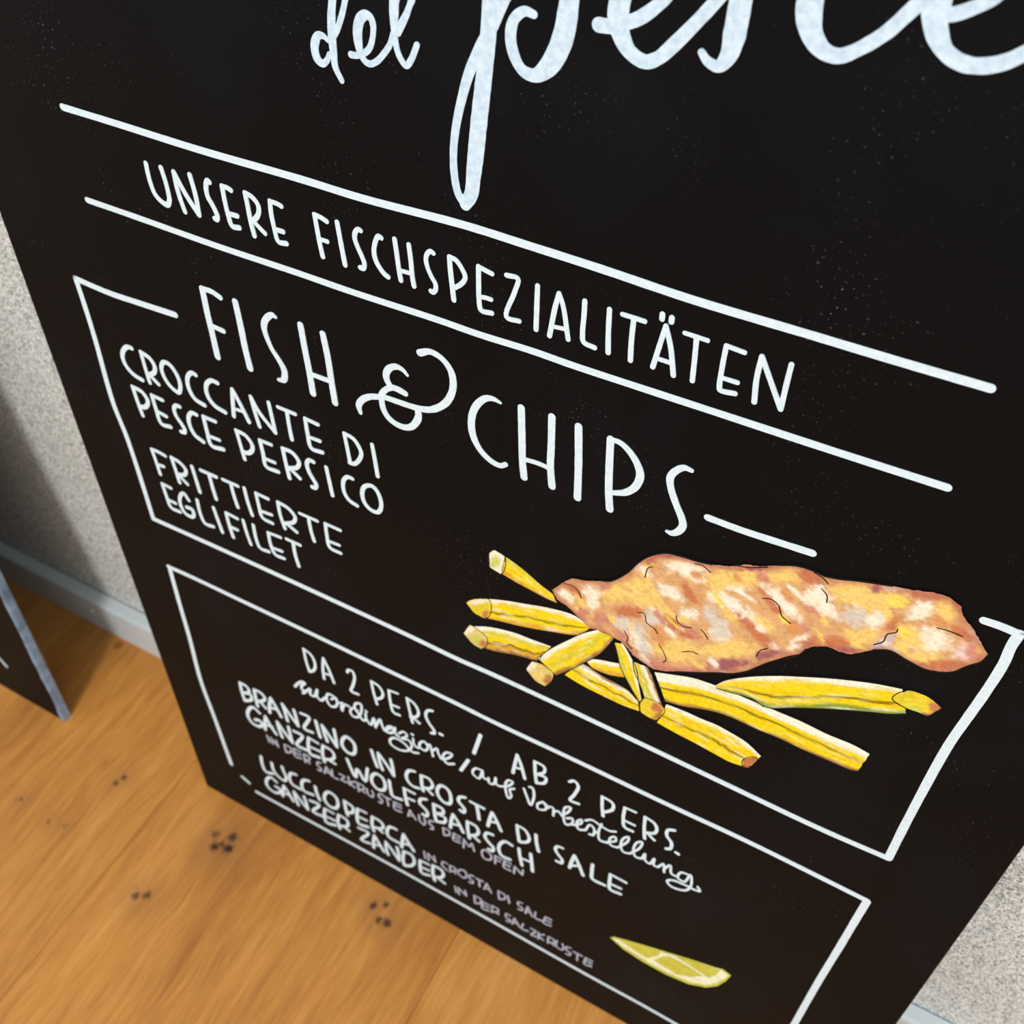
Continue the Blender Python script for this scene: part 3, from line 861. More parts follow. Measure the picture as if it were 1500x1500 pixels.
('word', 'CROSTA', '''
254.6,225.8,2.9 250.1,223.5,2.9 246.6,214.4,2.9 248.3,206.1,2.9 252.4,203.6,2.9 257.2,205.4,2.9
260.4,224.6,2.8 260.3,214.1,2.9 261,204.6,2.9
260.5,225.4,2.6 267.2,226,2.6 270.1,220.4,2.6 267.7,213.7,2.7 262.2,209.9,2.7
264.3,210.5,2.5 269.2,206.3,2.5
278.5,226.1,2.9 274.5,219.6,2.9 274.5,209.5,2.9 278.9,204.1,2.9 283.8,205.7,2.9 285.6,215.5,2.9 283.3,224.8,2.9 278.5,226.1,2.9
297.9,226.2,2.7 293.5,223.3,2.8 292.2,216.1,2.8 295.4,212.3,2.8 297.1,208.8,2.8 295.7,203.9,2.8 293.2,204.6,2.8
302.3,224.1,2.6 313.4,224.3,2.6
307.5,223.3,2.8 308.7,213.8,2.8 309.3,206,2.8
320.2,224.5,2.8 318.2,213.8,2.8 316.7,203.3,2.8
320.2,224.5,2.8 323.6,216.8,2.8 327.5,205.4,2.8
318.7,210.6,2.3 324.6,214.1,2.2
'''),
('word', 'DI', '''
340.4,224.2,2.7 341.2,214.3,2.7 342.6,203.9,2.8
340.4,224.5,2.6 346.5,223.9,2.6 350.3,215.8,2.6 348.8,209,2.6 343.1,203.8,2.7
355.4,224.9,2.8 356.2,214.6,2.8 358.2,204.3,2.8
'''),
('word', 'SALE', '''
376.3,225.3,2.5 372.7,224.4,2.5 370.9,218.9,2.6 373.5,213.6,2.6 376.6,209.4,2.6 376.1,204.2,2.6 372.5,203.6,2.6
385.6,223.7,2.7 383.8,213.3,2.7 382.8,204,2.7
385.6,223.7,2.7 389.1,215.5,2.7 393.4,203.1,2.7
383.8,207.8,2.2 390.4,213.9,2.2
399.4,224.2,2.6 399.5,214,2.7 400.9,204.8,2.7 409.9,205.1,2.7
412.9,223.5,2.6 413.1,212.9,2.6 414.4,203.3,2.7 422,204.4,2.6
412.9,223.5,2.2 424.5,223.3,2.2
414.7,211,2.1 421.6,212,2.1
'''),
('word', 'GANZER', '''
104.2,192.7,3.2 98.9,196.6,3.2 92.7,189.8,3.3 89.2,177.5,3.3 92.8,170.1,3.3 99.8,171,3.3 104.4,178.4,3.3 101.2,180.8,3.3 97,178.5,3.3
110.1,192.4,3.1 107.5,180.6,3.1 106,171.2,3.1
110.1,192.4,3.1 113.5,181.7,3.1 117.7,173.1,3.1
108.2,179.5,2.6 115.3,181.6,2.6
122.4,193.7,3.1 122.5,184.9,3.1 123.8,173.3,3.1
122.4,193.7,3.1 127.7,183.7,3.1 134.3,173.5,3.1
133.8,195,3 133.9,183.3,3.1 134.3,173.5,3.1
138.7,192.9,2.9 147.2,193,2.9 138.7,173.2,3 148,173.7,2.9
153.6,194.5,3 151.6,183.1,3 151.9,170.8,3 161.1,172.7,3
153.6,194.5,2.6 162.6,193.5,2.5
153.3,181.4,2.6 162.2,182.4,2.6
167.2,193.1,2.9 165.3,181.8,3 165.6,169.7,3
167.3,194.1,2.8 175.7,193,2.8 177.4,186.9,2.8 173.9,179.5,2.9 167.5,175.1,2.9
169.9,176.2,2.7 176.8,175.5,2.6
'''),
('word', 'WOLFSBARSCH', '''
190.3,192.7,3 192.7,181.2,3 195.7,171.4,3 199.3,185.5,3 205,173.1,3 209.7,194.5,2.9
218.4,194,3 213.3,187.1,3 212.5,175.8,3.1 217.1,171,3.1 223,174.9,3 225.2,185.3,3 223,192.6,3 218.4,194,3
229.7,193.6,3 229.9,182.8,3 231.5,172.7,3 239.6,174.6,3
243.2,193.7,3 243.6,182.3,3 244.8,171.2,3
243.2,193.7,2.5 252.8,194,2.4
244.5,181.6,2.5 251.5,182.9,2.5
263.1,194.7,2.8 258.2,191,2.8 256.9,183.1,2.8 261,179.7,2.8 263.4,175.4,2.8 261.7,169.4,2.9 258.8,169.2,2.9
269.6,193,2.9 269.9,182.2,2.9 270.8,170,2.9
269.6,193.5,2.7 277.1,193.4,2.7 277.9,187.7,2.7 271.7,182,2.7
271.6,181.1,2.7 279,181.8,2.7 278.2,174.2,2.7 271.1,169.4,2.7
286.7,193.2,2.8 284.5,181.1,2.9 283.6,171.5,2.9
286.7,193.2,2.8 291.1,185.1,2.8 294.9,174.3,2.9
284.6,178.1,2.4 292,181.6,2.4
299,193.2,2.8 299.2,181.9,2.8 300.3,170.6,2.9
299,193.7,2.7 306.4,193.4,2.7 308.5,187.1,2.7 305.9,180.1,2.7 300.7,175.4,2.7
303.3,177.2,2.5 308.9,173.5,2.4
320.6,193.8,2.8 315.8,192.1,2.8 314.1,184.8,2.8 317.6,179.3,2.8 321.1,175.5,2.8 319.8,169.3,2.8 317,169.4,2.8
336.7,193,2.7 331.5,193.8,2.7 326.8,186,2.8 325.9,176.4,2.8 328.7,170.1,2.8 335.3,170.9,2.8
342.4,193.4,2.8 343.5,182.3,2.8 345.4,171.6,2.8
352,194.6,2.8 353.2,182.6,2.8 354.2,171,2.8
344.3,181.3,2.3 353.1,183.4,2.2
'''),
('fine', 'IN', '''
105.8,162.6,2.3 107,154.1,2.3
109.8,162.2,2.3 110.6,153.9,2.3
109.8,162.2,2.3 116.2,154.1,2.3
115.4,162.6,2.2 116.2,154.1,2.3
'''),
('fine', 'DER', '''
123.9,162.4,2.2 123.9,152.1,2.2
124,163,2.2 129.8,163.1,2.2 130.3,157.3,2.2 124.1,151.9,2.2
133.9,164.5,2.2 133.6,153.4,2.2 140.2,154.9,2.2
134,164.9,2 140.9,165.5,2
134.2,159,2 140.4,160,2
144,163.9,2.2 144,152.7,2.2
144.1,164.5,2.2 149.2,164.5,2.2 148.6,159.2,2.2 144.6,156.7,2.2
145.9,157.3,2 148.5,154.4,2
'''),
('fine', 'SALZKRUSTE', '''
160.9,164.6,2.2 157.5,162.8,2.2 157,157.5,2.2 160,155.6,2.2 158.7,151.1,2.2 156.3,150.9,2.2
166.3,162.8,2.2 162.9,151.2,2.2
166.3,162.8,2.2 170.3,153.2,2.2
164.6,154.8,1.8 168.8,155.6,1.8
171.6,163,2.1 172,152.8,2.2 176.7,153.1,2.1
179.2,162.9,2 184,162.9,2 180.3,155,2 185.9,156,2
188.2,165.7,2.1 188.5,154.2,2.1
195.1,164,2 188.9,157.7,2 193.4,154.2,2
197.1,163.4,2.1 197.2,152.1,2.1
197.1,163.9,2.1 202.6,163.5,2.1 201.6,157.8,2.1 197.3,155.3,2.1
199.1,156.3,1.9 202.9,154.1,1.9
205.5,162.4,2.1 206.4,154.3,2.1 210.1,153.9,2.1 211.7,160.2,2.1 210.7,163.5,2.1
221.3,166.3,2 217.8,164.6,2.1 217.1,159.7,2.1 219.7,157.5,2.1 218.7,152.2,2.1 216.4,152,2.1
222.2,164.5,2 228.7,166,2
225,164.5,2 225.8,154.3,2.1
231.7,164.5,2 231.7,153.9,2 238.1,155,2
231.7,164.5,1.9 238.4,165.4,1.8
232.4,159.9,1.9 238.2,160.9,1.9
'''),
('fine', 'AUS', '''
246.5,164.8,2 244.1,153.9,2
246.5,164.8,2 251.4,154.8,2
245.4,156.8,1.7 249.9,158.4,1.7
254.7,164.8,2 255.3,156.5,2 258.4,153.4,2 260.3,159.1,2 259.6,164.6,2
267.9,166.3,2 264.6,164.6,2 264.2,159.8,2 266.8,158.5,2 267.1,154.3,2 264.9,153.3,2
'''),
('fine', 'DEM', '''
276.7,164.6,2 277.2,154.3,2
276.8,165,2 282.1,164.9,1.9 282.1,159,2 277.4,154.5,2
286.3,165.1,1.9 285.9,154.4,2 291.8,155.8,1.9
286.3,165.1,1.8 292.1,164.6,1.8
286.1,159.6,1.8 291.4,159.9,1.8
295.2,164.3,1.9 294.7,151.1,1.9
295.2,164.3,1.9 299.8,157.6,1.9 302.2,164.4,1.9 304.4,154.7,1.9
'''),
('fine', 'OFEN', '''
314.4,165.4,2 311,159.9,2 312.8,151.5,2 318,153.7,2 319,162,2 314.4,165.4,2
322.6,164.4,2 322.6,152.6,2
322.6,164.4,1.8 328.4,164.5,1.8
322.6,159,1.8 326.9,159.4,1.8
330.8,164.9,2 330.3,153.9,2 336,154.3,2
330.8,164.9,1.8 336,165,1.8
330.8,159.5,1.8 335.4,160.2,1.8
339.4,164,1.9 339,153.6,2
339.4,164,1.9 346,157.7,1.9
346.4,165.3,1.9 346,157.7,1.9
'''),
('word', 'LUCCIOPERCA', '''
91.1,120.3,3.1 90,107.6,3.1 91.8,97.5,3.1 100.5,100.8,3.1
102.4,119.2,3 102.5,107.3,3.1 106.8,100.7,3.1 112.8,99.4,3 116,108,3 114.9,115.2,3 114.2,122.5,3
129,121.9,3.1 123.4,119.5,3.1 119.8,108.1,3.1 122,100.7,3.1 130.1,100.2,3.1
142.8,123.1,3 136.9,119.8,3.1 133,109.7,3.1 134.2,100.6,3.1 144,102.5,3.1
148.6,119.3,3.1 149,108.6,3.2 150.6,99.8,3.2
164.2,123.2,3.1 158.7,116.2,3.1 156.7,103.9,3.2 160.8,98.1,3.2 167.1,100.4,3.1 171.2,111.3,3.1 169.8,120.8,3.1 164.2,123.2,3.1
178.9,121.5,3.1 178.9,110.4,3.1 179.8,99.9,3.1
179,121.9,3 186.5,119.8,2.9 187.4,114.6,2.9 184.4,108,3 179.5,104.8,3
192.3,120.8,3 190.1,106.8,3.1 191.1,95.8,3.1 200.5,98.9,3.1
192.3,120.8,2.5 200.7,121.5,2.5
191.5,107.5,2.6 200,108.8,2.5
206.6,120,3 205.2,105.5,3 206.1,97,3
206.7,120.7,2.9 214.8,120.1,2.9 217.1,115,2.9 214.6,108.7,2.9 207.2,104.2,2.9
209.9,106,2.7 215.4,103.2,2.7
230.3,121.2,2.9 224.8,120.4,3 220.5,110.8,3 221.6,101.4,3 231,100.5,3
237.4,119.8,3 235.2,106.5,3.1 233.7,95.7,3.1
237.4,119.8,3 241.1,110.8,3 246,100.7,3
235.6,103.7,2.5 242.7,107.1,2.5
'''),
('word', 'GANZER', '''
102,88.3,3.1 96.7,91.6,3.1 90.4,83.6,3.1 88.5,71.6,3.2 94,66.5,3.1 101.5,70.6,3.1 104.4,78.6,3.1 99.3,79.3,3.1
110.3,89.2,3.1 106.7,75.9,3.1 105.4,68.5,3.1
110.3,89.2,3.1 114.2,80,3.1 117.4,70,3.1
107.5,75.5,2.5 114.4,77,2.5
121.3,89,3 121.2,77.4,3.1 122.7,68,3.1
121.3,89,3 127.2,78.1,3 133.4,69.6,3
132.3,90.1,3 133.3,79,3 133.4,69.6,3
138.5,88.7,2.9 148.5,90.5,2.9 139.1,70.7,2.9 149.7,72.5,2.9
154.3,88.5,3 152.3,76.2,3 153,64.6,3 162.9,68.9,3
154.3,88.5,2.6 163.5,88.6,2.5
153.5,75.2,2.6 163.3,76.8,2.6
168.8,90.5,2.9 166.5,75.8,3 167.4,66.8,3
168.9,91.2,2.9 177,90.2,2.9 178.2,83.9,2.9 174.7,76.5,2.9 168.9,73.1,3
171.8,75.1,2.6 178.1,72.1,2.6
'''),
('word', 'ZANDER', '''
189.2,87.2,2.9 199.4,88.5,2.9 190.1,67.6,2.9 199.2,70.1,2.9
205.7,89.3,3 203.3,74.3,3 202.8,66.1,3
205.7,89.3,3 209.9,79.2,3 213.6,69.6,3
204.1,73.3,2.4 211,76.5,2.4
217.3,89.2,2.9 216.8,75.8,3 218,68.2,3
217.3,89.2,2.9 223,80.4,2.9 229.1,68.7,2.9
228.6,90.4,2.9 229.7,79.1,2.9 229.1,68.7,2.9
235.1,88.5,3 233.4,73.9,3 234.3,65.9,3
235.2,90.1,2.9 242.8,91.4,2.9 245.4,82.7,2.9 241.5,71.7,2.9 234.7,65.6,2.9
251.4,89.9,2.9 250.6,77.3,3 251.9,68.7,3 259.5,72,3
251.4,89.9,2.5 259.7,90.8,2.5
251.4,78.7,2.5 259.5,80.5,2.5
264,92.8,3 263.3,79,3 264.6,68.1,3.1
264,93.6,2.8 271.8,93.8,2.8 274,87.3,2.8 270.4,79.2,2.8 264.9,75.2,2.8
267.3,76.1,2.5 274.7,73.2,2.5
'''),
('fine', 'IN', '''
256.2,109.1,2 256.9,99,2
260,109.5,1.9 260.1,98.2,2
260,109.5,1.9 267,102.1,1.9
265.9,110.8,1.9 267,102.1,1.9
'''),
('fine', 'CROSTA', '''
278.3,109.8,2 274.7,109.4,2 273.3,102.5,2.1 277.9,98.4,2
280.8,108.9,1.9 280.8,98.6,1.9
280.8,109.4,1.9 285.6,109.6,1.9 285.4,104.3,1.9 281.7,102,1.9
283.2,102.7,1.8 286,101.1,1.8
291,112.3,2 288.3,104.6,2 292.6,101,2 296.3,105.9,2 295,113.7,2 291,112.3,2
302.9,113.1,1.9 299.6,111.7,1.9 299.2,106.2,1.9 302.3,104.1,1.9 301.2,99.9,2 298.8,99.8,2
305,111.9,1.9 311.4,113.1,1.9
308.1,111.9,1.9 308.4,101.6,1.9
314.9,112.7,2 312.7,101.9,2
314.9,112.7,2 319.1,101.3,2
313.4,103.4,1.7 317.7,105.1,1.6
'''),
('fine', 'DI', '''
325.4,110.3,1.9 326.1,99.3,2
325.4,110.8,1.9 331,110.3,1.9 331.3,103.8,1.9 326.4,98.2,2
334,111.3,2 335.5,101,2.1
'''),
('fine', 'SALE', '''
346.8,112.2,1.9 343.4,110.5,1.9 343.5,105.4,1.9 347,104.5,1.9 346.4,99.9,1.9 343.6,98.9,1.9
351.7,111.2,2 349.9,98.8,2
351.7,111.2,2 356.1,99.5,2
350.5,102.1,1.6 354.6,103.8,1.6
358.5,109.2,1.9 358.8,99.7,2 364.2,100.7,2
367.3,110.6,1.9 366.4,99,2 372.4,100.9,1.9
367.3,110.6,1.7 372.6,111.1,1.7
366.8,104.8,1.7 372.2,106.1,1.7
'''),
('fine', 'IN', '''
284.6,77.7,2 285.5,68.5,2
287.8,78.3,2 288.3,67.3,2
287.8,78.3,2 295.5,71.9,2
294.2,80.1,2 295.5,71.9,2
'''),
('fine', 'DER', '''
303,79.6,2 303.6,67.9,2
303,80.2,2 308.9,80.2,2 308.3,72,2 303.6,67.9,2
311,77.5,2 310.6,65.5,2 316.8,67.3,2
311,77.5,1.9 317.1,77.8,1.8
311,71.4,1.9 316.8,72.8,1.9
319.7,79.2,2 319.7,68.1,2
319.7,79.7,2 325.2,79.5,2 324.8,74.1,2 320,70.4,2
322.6,71.8,1.8 325.8,71.3,1.8
'''),
('fine', 'SALZKRUSTE', '''
336.5,79.9,2 332.9,78.9,2 333,72.6,2 336.6,72.2,2 335.6,67.9,2 333.2,67.2,2
340.5,79.2,2 338.5,67.3,2
340.5,79.2,2 345.2,69,2
339.2,70.9,1.7 343.4,72.7,1.6
348.3,77.9,2 347.5,67.9,2 353,70,2
355.3,77.3,1.9 359.8,77.5,1.9 355.9,66.7,1.9 360.7,68.7,1.9
362.3,78,1.9 362.6,67.1,2
367.4,79.5,1.8 362.7,72.4,1.8 367,69.3,1.8
371.2,79.6,1.9 371,68.8,1.9
371.2,80.1,1.9 376.1,79.4,1.9 375.6,73.3,1.9 371.2,70.5,1.9
373.6,72.4,1.8 376.8,69.7,1.8
378.7,81,1.9 378.5,70.9,1.9 382.7,69.4,1.9 384.8,74.7,1.9 383.5,80.8,1.9
390.6,81.3,1.9 387.3,79.5,1.9 387.3,73.8,1.9 390.8,73,1.9 390.3,68.2,1.9 387.4,67.3,1.9
393.2,77.8,1.8 400.6,78.7,1.8
396.8,78.3,1.9 397.3,66.8,1.9
403.9,78.9,1.9 403.8,67.2,1.9 409.5,69.7,1.9
403.9,78.9,1.8 409.5,79.2,1.8
404.3,73.6,1.8 409.2,74.5,1.8
'''),
('word', 'del', '''
248.1,736.9,1.9 246.1,738.2,2.5 243.6,738.1,3.2 241.6,735.2,3.9 241,732.1,3.9 241.9,728.8,3.9 244.2,727.6,3.1 246.6,729.3,2.4 248,731.8,2.2
258.5,754,2.4 260,757.7,2.7 259.3,760.3,3 257,760.3,3.2 253.8,756.7,3.4 252.5,753,3.4 251.1,746.8,3.7 250.3,739.4,3.8 250.2,733.4,3.5 250.4,727.3,2.9 252.9,722.6,2.4
258.5,754,2.4 256.4,748.4,2.5 253.3,742.1,2.5 251.4,738.8,1.9
258.6,733.6,2.8 261.2,733.8,2.5 264.6,735.1,2.5 267.7,737.7,2.5 269.6,742,2.4 270.2,746.4,2.7 269.3,748.9,3 267.1,749.5,3.6 264.6,747.8,4.3 263,744.1,4.3 262.6,739.7,4 263.2,735.4,3.1 265.1,732.4,2.6 267.3,731.8,2.5 270.7,733.4,2.5 274.5,737.1,2.4 277.4,740.8,2.4 279.3,744.8,2.7
279.3,744.8,2.4 285.6,753.2,2.3 288.6,759.1,2.9 290,763.6,3.7 288.2,765.7,4.2 284.3,763.7,4.3 281,758.2,4.4 280,751.6,3.8 279.8,745.6,2.7 280.5,739.2,2.5 282.2,735.9,2.5 284.2,734.3,2.5 286.7,737.1,2.5 289.5,742.7,2.5
281.5,745.5,2.4 285.3,751.8,2.3 288.6,759.1,2.3
'''),
('word', 'pesce', '''
320.9,771.6,4.2 320.8,765.1,6.1 320.1,753.5,6.5 319,743.4,6.4 317.5,732.7,6.8 316,721.6,7.2 314.2,707.1,7.1 313,698,6.6 311.8,689.7,6.1 308.9,684.5,5.2
308.9,684.5,4.3 305.7,688.2,3.7 304,697,3.4 304.1,706.5,3.3 305.7,716.6,3.6 308.5,727.2,3.8 311.8,736.9,4.3 316.9,747,4.7 321.7,755.3,4.9 326.1,764.1,4.5 328,767.2,4.2 330.2,771.6,4.1 335.6,778.6,4 343.1,781.8,4.4 348.6,777.9,5.4 351,770.8,6.9 350.7,763.5,7.8 349.6,756.7,7.9 347.2,750.1,7.8 343.7,744.7,6.9 338.9,741.2,4.8 333.9,742.1,4.3 330.3,747,4.3 329,753.1,4.5 330.4,758.7,4 334.4,761.9,3.4 338,761.4,2.8
362.3,762.2,4.9 366.5,762.5,4.9 371.4,764.2,4.6 376.1,766.4,4.5 381.1,770.3,4.4 385.8,775.4,4.1 388.2,780.7,4 386.1,785.3,4.5 378.8,785.5,5.9 372.5,780.6,7.2 369.9,773.9,7.6 369.1,766.2,7.7 370.5,760.9,6.8 374.1,755.9,5.1 380,753.6,4.6 384.5,755.6,4.5 389.3,760.6,4.7 395.7,768.3,4.5 401.3,775.6,4.4 405.3,781.6,4.3 408.2,787.6,4.2
408.2,787.6,4.2 409.2,783.5,6 409.3,778.2,7.3 409.2,772.9,7.4 408.9,766,7.3 408.1,760.7,5.8 405.3,756.9,3.9 401.5,757.8,3.2 399.1,760.1,2.5
442.8,792,4.6 437.6,794.2,5.1 432.5,790.5,6.8 430.5,783.4,8.1 430.7,777.2,8.2 432.9,771.5,6.8 437.2,767.6,5.2 442.2,766.9,4.5 447.8,770.1,4.2 454.3,775.9,4.3 458.3,781.2,4.4 461.6,785.7,4.5 464.7,790,4.4
468.6,782.7,3.9 472.5,784.2,4 476.9,786.9,4 480.8,790.4,3.9 482.6,795.1,3.5 479.4,799.7,3.8 473.3,799.6,5.3 467.6,794.8,7.2 465.8,788.5,7.7 466.1,783.1,7.8 467.9,778.2,6.4 471.8,773.5,4.9 477.4,771.3,4.7 483,771.7,4.6 488.4,773.9,4.5 492.8,777.3,4.3
'''),
]

